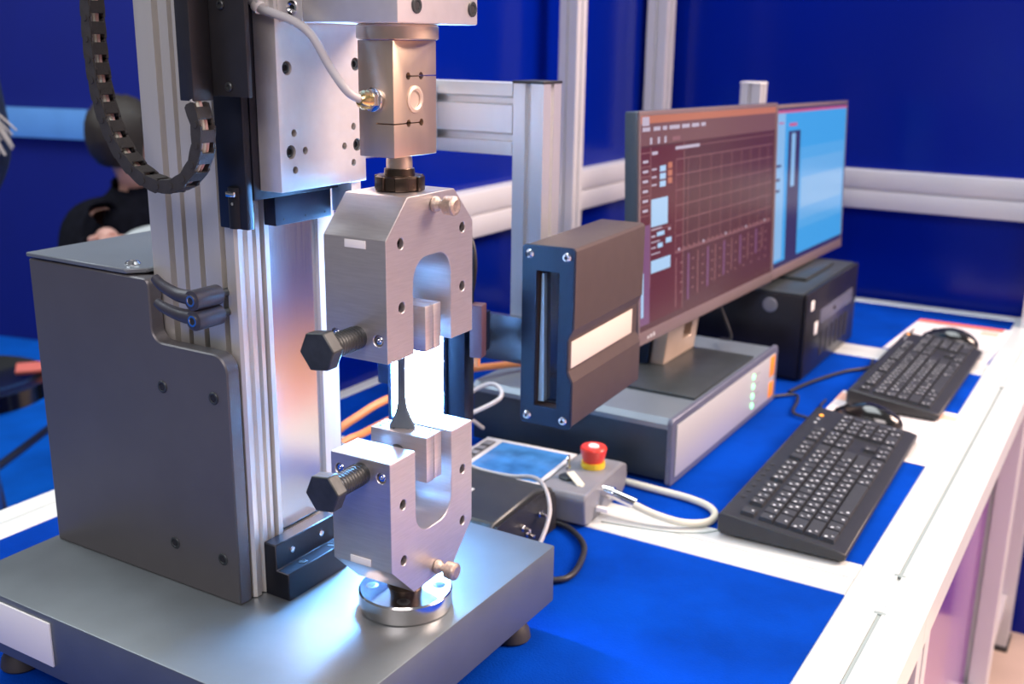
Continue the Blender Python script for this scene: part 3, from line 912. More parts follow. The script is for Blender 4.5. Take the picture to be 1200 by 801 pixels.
bm = BM()
hw, hh = .0064, .0052
for sy in (-1, 1):   # side plates with overlapping ears
    pts = [(-pitch * .5, -hh * .8), (pitch * .1, -hh), (pitch * .5, -hh), (pitch * .62, -hh * .5), (pitch * .62, hh * .5), (pitch * .5, hh), (pitch * .1, hh), (-pitch * .5, hh * .8)]
    ya = hw if sy > 0 else -hw
    prism(bm, pts, 'y', ya - .0009, ya + .0009)
    cyl(bm, (-pitch * .42, ya + sy * .0008, 0), (-pitch * .42, ya + sy * .0015, 0), .0024, n=12)
rbox(bm, -pitch * .26, pitch * .34, -hw, hw, hh - .0015, hh, .0003, 1)
rbox(bm, -pitch * .26, pitch * .34, -hw, hw, -hh, -hh + .0015, .0003, 1)
link0 = obj('link', bm, M['chain'], cc, True)
nL = int(acc[-1] / pitch)
for i in range(nL):
    a, b = at_len(i * pitch), at_len((i + 1) * pitch)
    m_ = (a + b) / 2
    d = b - a
    ang = -math.atan2(d.z, d.x)
    lk = link0 if i == 0 else copy_part(link0, cc, (0, 0, 0))
    lk.location = (m_.x + .65, 0, m_.z - 1.2)
    lk.rotation_euler = (0, ang, 0)
inner = [at_len(i * acc[-1] / 24) for i in range(25)]
for dy, mm in ((-.0030, M['cable']), (.0004, M['cream']), (.0034, mat('pink_cable', (.62, .40, .36), .5))):
    bm = BM(); tube(bm, [(p.x, .56 + dy, p.z) for p in inner], .0016, 10, 3); obj('inner_cable', bm, mm, cc)

# ================================================================== INSTRUMENT BOX, MONITORS, PC
ib = thing('control_instrument', 'wide grey control instrument with pale front panel under the left monitor', 'instrument', (-.645, 1.44, .75))
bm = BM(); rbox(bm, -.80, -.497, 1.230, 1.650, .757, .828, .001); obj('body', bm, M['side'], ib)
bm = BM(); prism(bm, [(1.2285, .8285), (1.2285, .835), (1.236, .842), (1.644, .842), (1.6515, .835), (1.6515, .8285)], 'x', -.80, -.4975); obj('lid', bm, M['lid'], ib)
bm = BM(); prism(bm, [(1.222, .756), (1.222, .840), (1.226, .845), (1.652, .845), (1.657, .840), (1.657, .756), (1.652, .752), (1.226, .752)], 'x', -.497, -.4895)
o = obj('bezel', bm, M['bezel'], ib); bevel(o, .0015)
bm = BM(); rbox(bm, -.4895, -.4880, 1.236, 1.640, .7625, .8345, .0006); fpn = obj('front_panel', bm, M['face'], ib)
bm = BM(); rbox(bm, -.4888, -.4876, 1.615, 1.638, .800, .833, .0002); obj('orange_mark', bm, M['orangem'], fpn)
bm = BM(); rbox(bm, -.4888, -.4876, 1.615, 1.638, .7645, .790, .0002); obj('orange_mark', bm, M['orangem'], fpn)
for i in range(4):
    z = .822 - i * .0155
    bm = BM(); lathe(bm, [(.0050, 0), (.0050, .0010), (.0036, .0018)], (-.4880, 1.535, z), (1, 0, 0), 18); l_ = obj('indicator_lamp', bm, M['led_on'], fpn)
    bm = BM(); rbox(bm, -.4882, -.4878, 1.546, 1.566, z - .001, z + .001); obj('caption_line', bm, M['slot'], fpn)
for x in (-.77, -.53):
    for y in (1.26, 1.62):
        bm = BM(); cyl(bm, (x, y, .7500), (x, y, .7572), .012, n=18); obj('rubber_foot', bm, M['rubber'], ib)


def quad(bm, y0, y1, z0, z1, off):
    """flat rectangle in screen coords, u along y, v up"""
    rbox(bm, off, off + .00015, y0, y1, z0, z1)


def monitor(name, label, y0, y1, content, leftm):
    """local frame: x out of screen, y along width, z up from bottom edge"""
    mo = thing(name, label, 'monitor', (-.5505, (y0 + y1) / 2, .924 if leftm else .915))
    mo.rotation_euler = (-.02, -math.radians(3), 0)
    h = (y1 - y0) / 2
    H = .300 if leftm else .295
    bm = BM(); rbox(bm, -.020, -.0012, -h, h, 0, H, .003); obj('back_shell', bm, M['monback'], mo, True)
    bm = BM(); rbox(bm, -.034, -.0195, -h * .5, h * .5, .04, H * .75, .006); obj('back_cover', bm, M['monback'], mo, True)
    bm = BM()
    bt, bb, bs = (.006, .017, .0045)
    rbox(bm, -.0014, .0014, -h, h, 0, bb, .0008); rbox(bm, -.0014, .0010, -h, h, H - bt, H, .0005)
    rbox(bm, -.0014, .0010, -h, -h + bs, bb, H - bt); rbox(bm, -.0014, .0010, h - bs, h, bb, H - bt)
    obj('bezel', bm, M['monbez'], mo, True)
    bm = BM(); rbox(bm, -.0013, 0, -h + bs, h - bs, bb, H - bt); obj('screen', bm, S['brown'] if leftm else S['blue'], mo, True)
    groups = {}
    u0, u1, v0, v1 = -h + bs, h - bs, bb, H - bt
    for (k, a, b, c, d, lv) in content:   # fractions of width / height (from top)
        g = groups.setdefault(k, BM())
        quad(g, u0 + (u1 - u0) * a, u0 + (u1 - u0) * b, v1 - (v1 - v0) * d, v1 - (v1 - v0) * c, .0001 + lv * .0002)
    for k, g in groups.items():
        obj('screen_graphic', g, S[k], mo, True)['kind'] = 'stuff'
    if leftm:
        for i in range(3):
            bm = BM(); rbox(bm, .0012, .0020, -h + .028 + i * .009, -h + .032 + i * .009, .006, .009 + .001 * i); obj('menu_button', bm, M['legend'], mo, True)
    return mo


c1 = [('orange', 0, 1, 0, .035, 0), ('tool', 0, 1, .035, .135, 0), ('grey', .01, .05, .005, .045, 1)]
for i, (a, b) in enumerate(((.012, .055), (.075, .115), (.13, .155), (.17, .235), (.25, .30), (.315, .365), (.38, .41))):
    c1.append(('grey', a, b, .052, .070, 1))
for a in (.055, .10, .14): c1.append(('grey', a, a + .012, .10, .13, 1))
c1.append(('line', .19, .24, .105, .125, 1))
c1 += [('brown2', 0, .26, .145, .97, 0), ('line', .058, .061, .145, .80, 1), ('line', 0, .058, .165, .169, 1), ('purple', 0, .058, .50, .97, 1)]
for i in range(6):
    v = .20 + i * .045
    c1.append(('grey', .015, .045, v, v + .012, 1)); c1.append(('line', 0, .058, v + .028, v + .031, 1))
c1 += [('grey', .067, .10, .165, .180, 1)]
for i in range(3):
    v = .235 + i * .036
    c1 += [('box', .115, .150, v, v + .027, 1), ('grey', .067, .095, v + .008, v + .016, 1), ('orange', .165, .19, v - .01, v + .018, 1)]
c1 += [('box', .065, .165, .385, .515, 1), ('line', .065, .19, .53, .533, 1)]
c1 += [('box', .10, .145, .545, .565, 1), ('box', .105, .135, .600, .622, 1), ('box', .155, .19, .585, .610, 1), ('grey', .067, .09, .556, .565, 1),
       ('grey', .067, .12, .585, .590, 1), ('grey', .067, .095, .612, .618, 1), ('grey', .067, .12, .642, .647, 1), ('grey', .17, .185, .54, .55, 1),
       ('box', .066, .185, .675, .735, 1), ('grey', .067, .13, .525, .53, 1), ('box', .008, .022, .72, .93, 2)]
c1 += [('line', .265, .268, .135, .97, 1), ('grey', .21, .37, .155, .170, 1), ('line', .37, 1, .160, .163, 1)]
for i in range(7):
    c1.append(('line', .215, .98, .215 + i * .075, .219 + i * .075, 0 + 1))
for i in range(10):
    c1.append(('line', .215 + i * .08, .217 + i * .08, .215, .665, 1))
for i in range(22):
    c1.append(('grey' if i % 5 == 0 else 'line', .235 + i * .034, .245 + i * .034, .655, .667, 2))
c1.append(('line', .215, .98, .672, .678, 1))
for i, a in enumerate((.22, .30, .37, .44, .50, .565, .63, .70, .77, .84, .90)):
    c1.append(('purple' if i % 2 else 'line', a, a + (.012 if i % 2 else .005), .70, .95 - .012 * i, 1))
    for j in range(4):
        c1.append(('line', a + .03, a + .045, .73 + j * .05, .737 + j * .05, 1))
m1 = monitor('monitor', 'left flat monitor showing a dark brown chart screen on the instrument', 1.238, 1.786, c1, True)
c2 = [('red', 0, 1, 0, .03, 0), ('dark', 0, 1, 0, .012, 1), ('pale', .0, .10, .03, .95, 0), ('dark', .145, .30, .145, .97, 1), ('pale', .185, .235, .16, .5, 2),
      ('red', .02, .08, .085, .094, 1), ('red', .15, .25, .095, .115, 1), ('dark', .0, .06, .345, .360, 1), ('dark', .0, .05, .43, .447, 1), ('dark', 0, .05, .50, .515, 1),
      ('pale', .33, .97, .46, .66, 2), ('mid', .33, .97, .34, .74, 1), ('mid2', .31, .99, .26, .80, 0), ('dark', 0, 1, .965, 1, 1)]
m2 = monitor('monitor', 'right flat monitor glowing light blue on top of the dark computer', 1.789, 2.243, c2, False)

# stand of the left monitor
def stand(mo, yc, ztop, zfoot, foot, big):
    x0, x1, y0, y1 = foot
    bm = BM(); rbox(bm, x0, x1, y0, y1, zfoot, zfoot + .0045, .001); obj('stand_foot', bm, M['blackp' if not big else 'pctop'], mo)
    return


bpy.context.view_layer.update()


def world_part(name, bm, m, parent):
    bmesh.ops.transform(bm, matrix=parent.matrix_world.inverted(), verts=bm.verts)
    return obj(name, bm, m, parent, True)


bm = BM(); rbox(bm, -.655, -.500, 1.322, 1.565, .8422, .8462, .001); world_part('stand_foot', bm, M['pctop'], m1)
bm = BM(); prism(bm, [(-.620, .846), (-.598, .846), (-.583, .97), (-.605, .97)], 'y', 1.440, 1.562)
sn = world_part('stand_neck', bm, M['stand'], m1)
cb = BM(); rbox(cb, -.70, -.55, 1.505, 1.540, .872, .930)
bmesh.ops.transform(cb, matrix=m1.matrix_world.inverted(), verts=cb.verts)
cut(sn, cb); bevel(sn, .001)
bm = BM(); prism(bm, [(-.640, .846), (-.6215, .846), (-.6065, .97), (-.615, .97)], 'y', 1.432, 1.568); world_part('stand_back', bm, M['camfront'], m1)
bm = BM(); tube(bm, [(-.575, 1.55, .97), (-.560, 1.575, .91), (-.545, 1.585, .865), (-.575, 1.62, .850)], .0022, 8); world_part('monitor_cable', bm, M['blackcable'], m1)
# stand of the right monitor on the computer
bm = BM(); rbox(bm, -.620, -.515, 1.88, 2.06, .9055, .9115, .0015); world_part('stand_foot', bm, M['pctop'], m2)
bm = BM(); rbox(bm, -.600, -.588, 1.93, 2.01, .9115, 1.03, .002); world_part('stand_neck', bm, M['blackp'], m2)

pc = thing('desktop_computer', 'dark desktop computer case lying flat beneath the right monitor', 'computer', (-.64, 1.95, .75))
bm = BM(); rbox(bm, -.82, -.488, 1.7740, 2.115, .754, .9010, .002); obj('case', bm, M['pc'], pc)
bm = BM(); rbox(bm, -.82, -.489, 1.7745, 2.1145, .9012, .9052, .0015); obj('lid', bm, M['pctop'], pc)
bm = BM(); rbox(bm, -.4875, -.4800, 1.7735, 2.1155, .754, .9050, .003); fr = obj('front_bezel', bm, M['pc'], pc)
bm = BM(); rbox(bm, -.4805, -.4790, 1.86, 2.08, .835, .862, .001); obj('drive_bay', bm, M['bezel'], fr)
bm = BM(); rbox(bm, -.4805, -.4788, 1.795, 1.812, .872, .889, .0004); obj('sticker', bm, M['white'], fr)
bm = BM(); rbox(bm, -.4805, -.4788, 1.828, 1.846, .823, .845, .0004); obj('sticker', bm, M['white'], fr)
bm = BM(); lathe(bm, [(.004, 0), (.004, .002), (.003, .003)], (-.4800, 1.95, .849), (1, 0, 0), 16); obj('power_button', bm, M['bore'], fr)
bm = BM(); lathe(bm, [(.013, 0), (.013, .001), (.011, .0022), (.006, .0026)], (-.545, 1.774, .880), (0, -1, 0), 28); obj('round_badge', bm, M['greyp'], pc)
for k in range(6):
    bm = BM(); rbox(bm, -.4802, -.4794, 1.87 + k * .034, 1.89 + k * .034, .775, .82); obj('vent', bm, M['bore'], fr)
for x in (-.80, -.50):
    for y in (1.80, 2.09):
        bm = BM(); cyl(bm, (x, y, .7500), (x, y, .7545), .012, n=16); obj('rubber_foot', bm, M['rubber'], pc)

sp = thing('slotted_post', 'short slotted aluminium post showing above the two monitors', 'post', (-.735, 2.2, .75))
obj('profile', post_bm(-.760, -.718, 2.16, 2.20, .7495, 1.234), M['rail'], sp)
bm = BM(); rbox(bm, -.761, -.717, 2.159, 2.201, 1.234, 1.238, .001); obj('end_cap', bm, M['white'], sp)

# ================================================================== HANDHELD PENDANT
pd = thing('control_pendant', 'grey handheld control pendant with blue screen and emergency stop', 'control panel', (-.64, 1.12, .75), .07)
pdM = Matrix.LocRotScale(pd.location, pd.rotation_euler, None)
bm = BM()
prism(bm, [(-.072, .004), (-.058, 0), (.050, 0), (.062, .008), (.066, .020), (.064, .036), (.050, .043), (-.070, .043), (-.075, .036)], 'x', .045, .108)
o = obj('control_head', bm, M['greyp'], pd, True); bevel(o, .003, 3)
bm = BM(); rbox(bm, -.100, .046, -.070, .064, .003, .036, .006, 3); obj('tablet_body', bm, M['greyp'], pd, True)
bm = BM(); rbox(bm, -.094, .040, -.064, .058, .0362, .0385, .0008); obj('tablet_frame', bm, M['rail'], pd, True)
bm = BM(); rbox(bm, -.066, .034, -.054, .048, .0386, .0392); obj('screen', bm, M['padblue'], pd, True)
bm = BM(); rbox(bm, -.088, -.074, -.050, .044, .0386, .0396, .0003); obj('key_strip', bm, M['blackp'], pd, True)
for i in range(5):
    bm = BM(); rbox(bm, -.087, -.075, -.046 + i * .0185, -.034 + i * .0185, .0396, .0404, .0002); obj('button', bm, M['greyp'], pd, True)
ex, ey = .079, .018
bm = BM(); lathe(bm, [(.0150, 0), (.0155, .002), (.0150, .0075)], (ex, ey, .043), (0, 0, 1), 32); es = obj('emergency_stop', bm, M['yellow'], pd, True)
bm = BM(); lathe(bm, [(.0130, 0), (.0140, .003), (.0165, .013), (.0170, .0175), (.0155, .0200), (.0105, .0208), (.0075, .0198)], (ex, ey, .0505), (0, 0, 1), 36); obj('mushroom_button', bm, M['red'], es, True)
bm = BM(); lathe(bm, [(.0070, 0), (.0066, .0016), (.0030, .0020)], (ex, ey, .0700), (0, 0, 1), 24); obj('button_centre', bm, M['white'], es, True)
kx, ky = .066, -.030
bm = BM(); lathe(bm, [(.0115, 0), (.0115, .0020), (.0090, .0034), (.0050, .0036)], (kx, ky, .043), (0, 0, 1), 28); ks = obj('key_switch', bm, M['blackox'], pd, True)
bm = BM(); rbox(bm, kx - .001, kx + .001, ky - .004, ky + .004, .046, .058, .0004)
lathe(bm, [(.0078, -.0011), (.0082, 0), (.0078, .0011)], (kx, ky, .0645), (1, .25, 0), 20); obj('key', bm, M['chrome'], ks, True)
bm = BM(); T = Matrix.Translation((kx + .015, ky - .010, .0475)) @ Matrix.Rotation(-.55, 4, 'Z') @ Matrix.Rotation(.35, 4, 'Y')
rbox(bm, -.014, .012, -.0055, .0055, -.0008, .0008, .0004, 1, T); rbox(bm, .011, .030, -.0022, .0022, -.0008, .0008, .0003, 1, T); obj('spare_key', bm, M['cream'], ks, True)
bm = BM(); cyl(bm, (.107, -.018, .030), (.122, -.018, .029), .0080, n=20); cyl(bm, (.120, -.018, .029), (.152, -.019, .022), .0062, .0066, n=20)
cn = obj('cable_connector', bm, M['chrome'], pd, True)
bm = BM(); rbox(bm, .109, .125, -.043, -.036, .012, .018, .001); obj('side_switch', bm, M['white'], pd, True)
bm = BM()
wl_ = [(-.4885, 1.108, .772), (-.462, 1.112, .764), (-.430, 1.122, .7575), (-.408, 1.145, .7545), (-.407, 1.170, .7545), (-.424, 1.190, .7545), (-.455, 1.200, .7545), (-.500, 1.203, .7545), (-.56, 1.207, .7545), (-.64, 1.212, .7545), (-.74, 1.215, .7545), (-.80, 1.17, .7545)]
tube(bm, wl_, .0046, 14, 7); obj('cable', bm, M['cream'], pd)

# power supply box behind the base
pb = thing('power_supply_box', 'black sloped power supply box behind the machine base, socket screws on its end', 'box', (-.63, .95, .75))
bm = BM(); prism(bm, [(.880, .7515), (.880, .790), (.898, .812), (.990, .818), (1.030, .806), (1.036, .790), (1.036, .7515)], 'x', -.76, -.558)
o = obj('case', bm, M['pctop'], pb); bevel(o, .002)
bm = BM(); prism(bm, [(.884, .755), (.884, .789), (.900, .808), (.988, .813), (1.026, .803), (1.031, .789), (1.031, .755)], 'x', -.5580, -.5535); obj('end_plate', bm, M['blackp'], pb)
for (y, z) in ((.925, .775), (.952, .787), (.962, .776), (.990, .790)):
    bm = BM(); lathe(bm, [(.0040, 0), (.0040, .003), (.0028, .0045), (.0020, .012), (.0012, .0125)], (-.5536, y, z), (1, -.2, 0), 16); obj('terminal_screw', bm, M['chrome'], pb)
for x in (-.74, -.58):
    for y in (.90, 1.02):
        bm = BM(); cyl(bm, (x, y, .7500), (x, y, .7518), .008, n=16); obj('rubber_foot', bm, M['rubber'], pb)
T = Matrix.Translation((-.640, .943, .8155)) @ Matrix.Rotation(math.atan2(.006, .092), 4, 'X')
bm = BM(); rbox(bm, -.045, .020, -.018, .014, 0, .0006, 0, 1, T); obj('label', bm, M['white'], pb)

# ================================================================== CABLES
def cable(name, pts, r, m, label, cat='cable', k=7, group=None):
    bm = BM(); tube(bm, pts, r, 12, k)
    return single(name, bm, m, label, cat, group)


cable('orange_hose', [(-.87, .86, .7570), (-.845, .92, .80), (-.830, .955, .838), (-.823, 1.00, .853), (-.816, 1.055, .862), (-.806, 1.20, .862), (-.785, 1.275, .856), (-.760, 1.335, .8505)],
      .0052, M['orange'], 'upper orange hose running behind the grips onto the grey instrument', 'hose')
cable('orange_hose', [(-.86, .84, .7565), (-.855, .90, .785), (-.842, .985, .815), (-.838, 1.02, .818), (-.84, 1.07, .818), (-.842, 1.19, .818), (-.830, 1.215, .81), (-.815, 1.235, .80), (-.83, 1.26, .757)],
      .0052, M['orange'], 'lower orange hose running behind the grips beneath the other hose', 'hose')
cable('white_cable', [(-.85, 1.02, .7545), (-.80, 1.10, .80), (-.76, 1.16, .85), (-.735, 1.18, .862), (-.715, 1.165, .85), (-.745, 1.12, .83), (-.79, 1.09, .80), (-.78, 1.05, .765), (-.72, 1.045, .7550), (-.79, 1.00, .7545)],
      .0028, M['rail'], 'tangled white cable coiled behind the pendant')
cable('white_cable', [(-.90, 1.15, .7545), (-.83, 1.12, .78), (-.775, 1.10, .80), (-.77, 1.155, .815), (-.81, 1.175, .80), (-.82, 1.12, .765), (-.77, 1.055, .7560)],
      .0028, M['rail'], 'short white cable looped left of the grey instrument')
cable('grey_cable', [(-.745, 1.17, .80), (-.742, 1.135, .822), (-.725, 1.10, .823), (-.700, 1.065, .806), (-.690, 1.05, .8), (-.665, 1.046, .798), (-.625, 1.045, .800), (-.590, 1.040, .808), (-.560, 1.015, .810), (-.537, .985, .797), (-.531, .955, .775), (-.533, .930, .7545)],
      .0026, M['cable'], 'thin grey cable draped over the power supply box')
cable('black_cable', [(-.70, 1.3, .7545), (-.60, 1.09, .7545)] if False else [(-.600, 1.052, .7545), (-.572, 1.047, .7545), (-.540, 1.040, .7545), (-.505, 1.010, .7545), (-.487, .965, .7545), (-.484, .932, .7545), (-.500, .915, .7545), (-.525, .905, .7545), (-.545, .92, .7545)],
      .0035, M['blackcable'], 'black cable loop on the blue carpet beside the machine base')
cable('black_cable', [(-.72, .96, 1.05), (-.705, .93, 1.10), (-.70, .92, 1.15), (-.715, .93, 1.19), (-.74, .94, 1.195)] if False else
      [(-.640, .900, .99), (-.605, .905, 1.03), (-.592, .91, 1.07), (-.597, .915, 1.11), (-.622, .92, 1.13), (-.655, .93, 1.10), (-.665, .94, 1.0), (-.665, .95, .986)],
      .0024, M['blackcable'], 'thin black cable curving behind the upper grip')
cable('thin_wire', [(-.80, .80, .86), (-.775, .84, .90), (-.74, .85, .885), (-.70, .86, .88), (-.665, .87, .90), (-.64, .875, .94)], .0022, M['cable'],
      'thin grey wire sagging between column and light panel')
cable('black_cable', [(-.478, 1.70, .7545), (-.470, 1.745, .7545), (-.455, 1.80, .7545), (-.430, 1.87, .7545), (-.400, 1.92, .7545), (-.405, 1.97, .7545)],
      .0028, M['blackcable'], 'black cable curling in front of the computer')
cable('black_cable', [(-.495, 1.66, .7545), (-.465, 1.69, .7545), (-.452, 1.66, .7545), (-.440, 1.60, .7545), (-.405, 1.585, .7545)],
      .0024, M['blackcable'], 'thin black keyboard cable between instrument and near keyboard')
cable('thin_wire', [(-.52, 1.085, .7508), (-.47, 1.095, .7508), (-.435, 1.105, .7508), (-.405, 1.122, .7508), (-.39, 1.140, .7508)], .0008, M['slot'],
      'hair thin wire lying on the white cross profile')


# ================================================================== KEYBOARDS
key_meshes = {}


def key_mesh(w, d):
    k = (round(w, 4), round(d, 4))
    if k not in key_meshes:
        bm = BM()
        h, t = .0055, .0014
        lo = [bm.verts.new(p) for p in ((-w / 2, -d / 2, 0), (w / 2, -d / 2, 0), (w / 2, d / 2, 0), (-w / 2, d / 2, 0))]
        hi = [bm.verts.new(p) for p in ((-w / 2 + t, -d / 2 + t, h), (w / 2 - t, -d / 2 + t, h), (w / 2 - t, d / 2 - t * .6, h), (-w / 2 + t, d / 2 - t * .6, h))]
        bm.faces.new(hi)
        for i in range(4):
            bm.faces.new((lo[i], lo[(i + 1) % 4], hi[(i + 1) % 4], hi[i]))
        bmesh.ops.recalc_face_normals(bm, faces=bm.faces)
        me = bpy.data.meshes.new('key')
        bm.to_mesh(me); bm.free()
        me.materials.append(M['key'])
        key_meshes[k] = me
    return key_meshes[k]


def keyboard(label, loc, rz, width=.452, depth=.150):
    kb = thing('keyboard', label, 'keyboard', loc, rz, 'black keyboards on the table')
    # wedge body; local x = width, local y = away from the typist
    bm = BM()
    prism(bm, [(0, .002), (.004, 0), (depth - .004, 0), (depth, .004), (depth, .024), (depth - .004, .0265), (.012, .0125), (0, .0095)], 'x', 0, width)
    o = obj('body', bm, M['kb'], kb, True); bevel(o, .0015)
    slope = (.0265 - .0125) / (depth - .016)
    zt = lambda y: .0125 + (y - .012) * slope
    tilt = math.atan(slope)
    u = .0187
    x0 = .012
    rows = [
        (0, [1.5, 1.25, 1.25, 5.75, 1.25, 1.25, 1.25, 1.5]),
        (1, [2.25] + [1] * 10 + [2.75]),
        (2, [1.75] + [1] * 11 + [2.25]),
        (3, [1.5] + [1] * 12 + [1.5]),
        (4, [1] * 13 + [2]),
        (5, [1, -.8] + [1] * 4 + [-.6] + [1] * 4 + [-.6] + [1] * 4),
    ]
    leg = BM()
    first = [True]

    def put(xa, row, w, d=1.0):
        yc = .016 + (row + .5) * u * .96 + (.004 if row == 5 else 0) + (d - 1) * u * .48
        me = key_mesh(w * u - .0010, d * u * .96 - .0010)
        k = bpy.data.objects.new('key', me)
        COL.objects.link(k)
        k.parent = kb
        k.location = (xa + w * u / 2, yc, zt(yc) - .0008)
        k.rotation_euler = (tilt, 0, 0)
        if 0.9 < w < 1.3 or rnd.random() < .8:
            T = Matrix.Translation((xa, yc, zt(yc) - .0008)) @ Matrix.Rotation(tilt, 4, 'X')
            for (dx, dy, ww, hh) in ((.0045, .0012, .0030, .0034), (.0095, -.0052, .0030, .0034)):
                if rnd.random() < .85:
                    a, b = dx + rnd.uniform(-.0004, .0004), dy
                    # small strokes that stand for a character
                    for s_ in range(2):
                        if s_ == 0:
                            rbox(leg, a, a + ww * .35, b, b + hh, .0055, .00562, 0, 1, T)
                        else:
                            rbox(leg, a + ww * .35, a + ww, b + hh * rnd.choice((.0, .4, .75)), b + hh * rnd.choice((.8, .95, 1.0)), .0055, .00562, 0, 1, T)

    for row, ws in rows:
        x = x0
        for w in ws:
            if w > 0:
                put(x, row, w); x += w * u
            else:
                x += -w * u
    nx = x0 + 15 * u + .006
    for c in range(3):
        put(nx + c * u, 0, 1)
        put(nx + c * u, 3, 1); put(nx + c * u, 4, 1); put(nx + c * u, 5, 1)
    put(nx + u, 1, 1)
    px = nx + 3 * u + .006
    for r_ in range(4):
        for c in range(3):
            if r_ == 0 and c == 0:
                put(px, 0, 2)
            elif r_ == 0 and c == 1:
                continue
            else:
                put(px + c * u, r_, 1)
    for c in range(4): put(px + c * u, 4, 1)
    put(px + 3 * u, 0, 1, 2.0); put(px + 3 * u, 2, 1, 2.0)
    lg = obj('key_legends', leg, M['legend'], kb, True, smooth=False)
    lg['kind'] = 'stuff'
    yl = .139
    for i in range(3):
        bm = BM(); cyl(bm, (px + .018 + i * .018, yl - .006, zt(yl - .006)), (px + .018 + i * .018, yl - .006, zt(yl - .006) + .0006), .0022 if i < 2 else .003, n=14)
        obj('status_light', bm, M['led_orange'] if i == 2 else M['legend'], kb, True)
    for i in range(7):
        bm = BM(); cyl(bm, (x0 + .05 + i * .020, yl, zt(yl)), (x0 + .05 + i * .020, yl, zt(yl) + .001), .0032, n=14); obj('media_button', bm, M['key'], kb, True)
    for x in (.03, width - .03):
        bm = BM(); rbox(bm, x - .012, x + .012, .125, .135, -.0035, .001, .001); obj('rubber_foot', bm, M['rubber'], kb, True)
    return kb


keyboard('near black keyboard with pale legends on the blue carpet panel', (-.2385, 1.130, .7535), PI / 2 + .025, .450, .150)
keyboard('far black keyboard between the two mice', (-.239, 1.687, .7535), PI / 2 - .002, .430, .143)


# ================================================================== MICE AND PAPERS
def mouse(label, loc, rz):
    t = thing('mouse', label, 'mouse', loc, rz, 'black computer mice')
    bm = BM()
    bmesh.ops.create_uvsphere(bm, u_segments=32, v_segments=20, radius=1)
    for v in bm.verts:
        x, y, z = v.co
        k = 1.0 - .16 * max(0, y) + .04 * y * y
        v.co = Vector((x * .030 * k, y * .056, (max(z, -.12) + .12) * (.0300 if y < 0 else .0300 - .008 * y)))
    obj('shell', bm, M['mouse'], t, True)
    bm = BM(); cyl(bm, (-.0028, .030, .0200), (.0028, .030, .0200), .0062, n=20); obj('scroll_wheel', bm, M['rubber'], t, True)
    bm = BM(); rbox(bm, -.0006, .0006, .018, .050, .0200, .0290) if False else rbox(bm, -.0005, .0005, .0395, .050, .0100, .0150, .0002)
    obj('button_gap', bm, M['bore'], t, True)
    bm = BM(); tube(bm, [(0, .052, .006), (.002, .062, .003), (.010, .075, .0025), (.028, .085, .0025), (.06, .090, .0025)], .0018, 8); obj('cable', bm, M['blackcable'], t, True)
    return t


mouse('black mouse at the end of the near keyboard, on a printed sheet', (-.333, 1.622, .7515), PI / 2 - .12)
mouse('black mouse beyond the far keyboard, on a red edged sheet', (-.308, 2.180, .7515), PI / 2 - .15)


def sheet(label, corners, inner, group='printed sheets under the mice'):
    z = .7501
    bm = BM()
    lo = [bm.verts.new((x, y, z)) for x, y in corners]
    hi = [bm.verts.new((x, y, z + .0007)) for x, y in corners]
    bm.faces.new(hi); bm.faces.new(lo[::-1])
    for i in range(4): bm.faces.new((lo[i], lo[(i + 1) % 4], hi[(i + 1) % 4], hi[i]))
    c = Vector((sum(c[0] for c in corners) / 4, sum(c[1] for c in corners) / 4, z))
    t = thing('printed_sheet', label, 'paper', c, 0, group)
    obj('page', bm, M['paper'], t)
    A, B, Cc, Dd = [Vector((x, y, 0)) for x, y in corners]
    P = lambda a, b: A.lerp(B, a).lerp(Dd.lerp(Cc, a), b)
    for (a0, a1, b0, b1, mm) in inner:
        bm = BM()
        q = [P(a0, b0), P(a1, b0), P(a1, b1), P(a0, b1)]
        lo = [bm.verts.new((p.x, p.y, z + .0007)) for p in q]; hi = [bm.verts.new((p.x, p.y, z + .0009)) for p in q]
        bm.faces.new(hi)
        for i in range(4): bm.faces.new((lo[i], lo[(i + 1) % 4], hi[(i + 1) % 4], hi[i]))
        obj('print', bm, M[mm], t)
    return t


lines = [(.12 + .09 * i, .15 + .09 * i, .06, .9 - .25 * (i % 3 == 2), 'legend') for i in range(8)]
sheet('printed sheet between the two keyboards with a peach corner', [(-.404, 1.505), (-.406, 1.770), (-.205, 1.745), (-.218, 1.490)],
      [(.84, .94, .72, .95, 'paperpink'), (.80, .95, .0, .08, 'paperpink')] + [(.06 + .03 * i, .072 + .03 * i, .70, .95, 'slot') for i in range(10)])
sheet('printed sheet with a red edge beside the far end of the table', [(-.412, 2.085), (-.397, 2.365), (-.215, 2.365), (-.225, 2.075)],
      [(.90, 1.0, .0, .92, 'paperred'), (.75, .86, .72, .9, 'paperpink')] + [(.06 + .04 * i, .078 + .04 * i, .70, .95, 'slot') for i in range(8)])


# ================================================================== PEOPLE AND CHAIR AT THE BACK LEFT
def skin_mesh(name, joints, edges, m, parent, sub=2, root=0):
    me = bpy.data.meshes.new(name)
    me.from_pydata([j[0] for j in joints], edges, [])
    o = bpy.data.objects.new(name, me)
    COL.objects.link(o)
    o.parent = parent
    sk = o.modifiers.new('skin', 'SKIN')
    for i, j in enumerate(joints):
        r = j[1]
        me.skin_vertices[0].data[i].radius = (r, r) if not isinstance(r, tuple) else r
    me.skin_vertices[0].data[root].use_root = True
    ss = o.modifiers.new('sub', 'SUBSURF'); ss.levels = sub; ss.render_levels = sub
    apply_mods(o)
    o.data.materials.clear(); o.data.materials.append(m)
    for p in o.data.polygons: p.use_smooth = True; p.material_index = 0
    return o


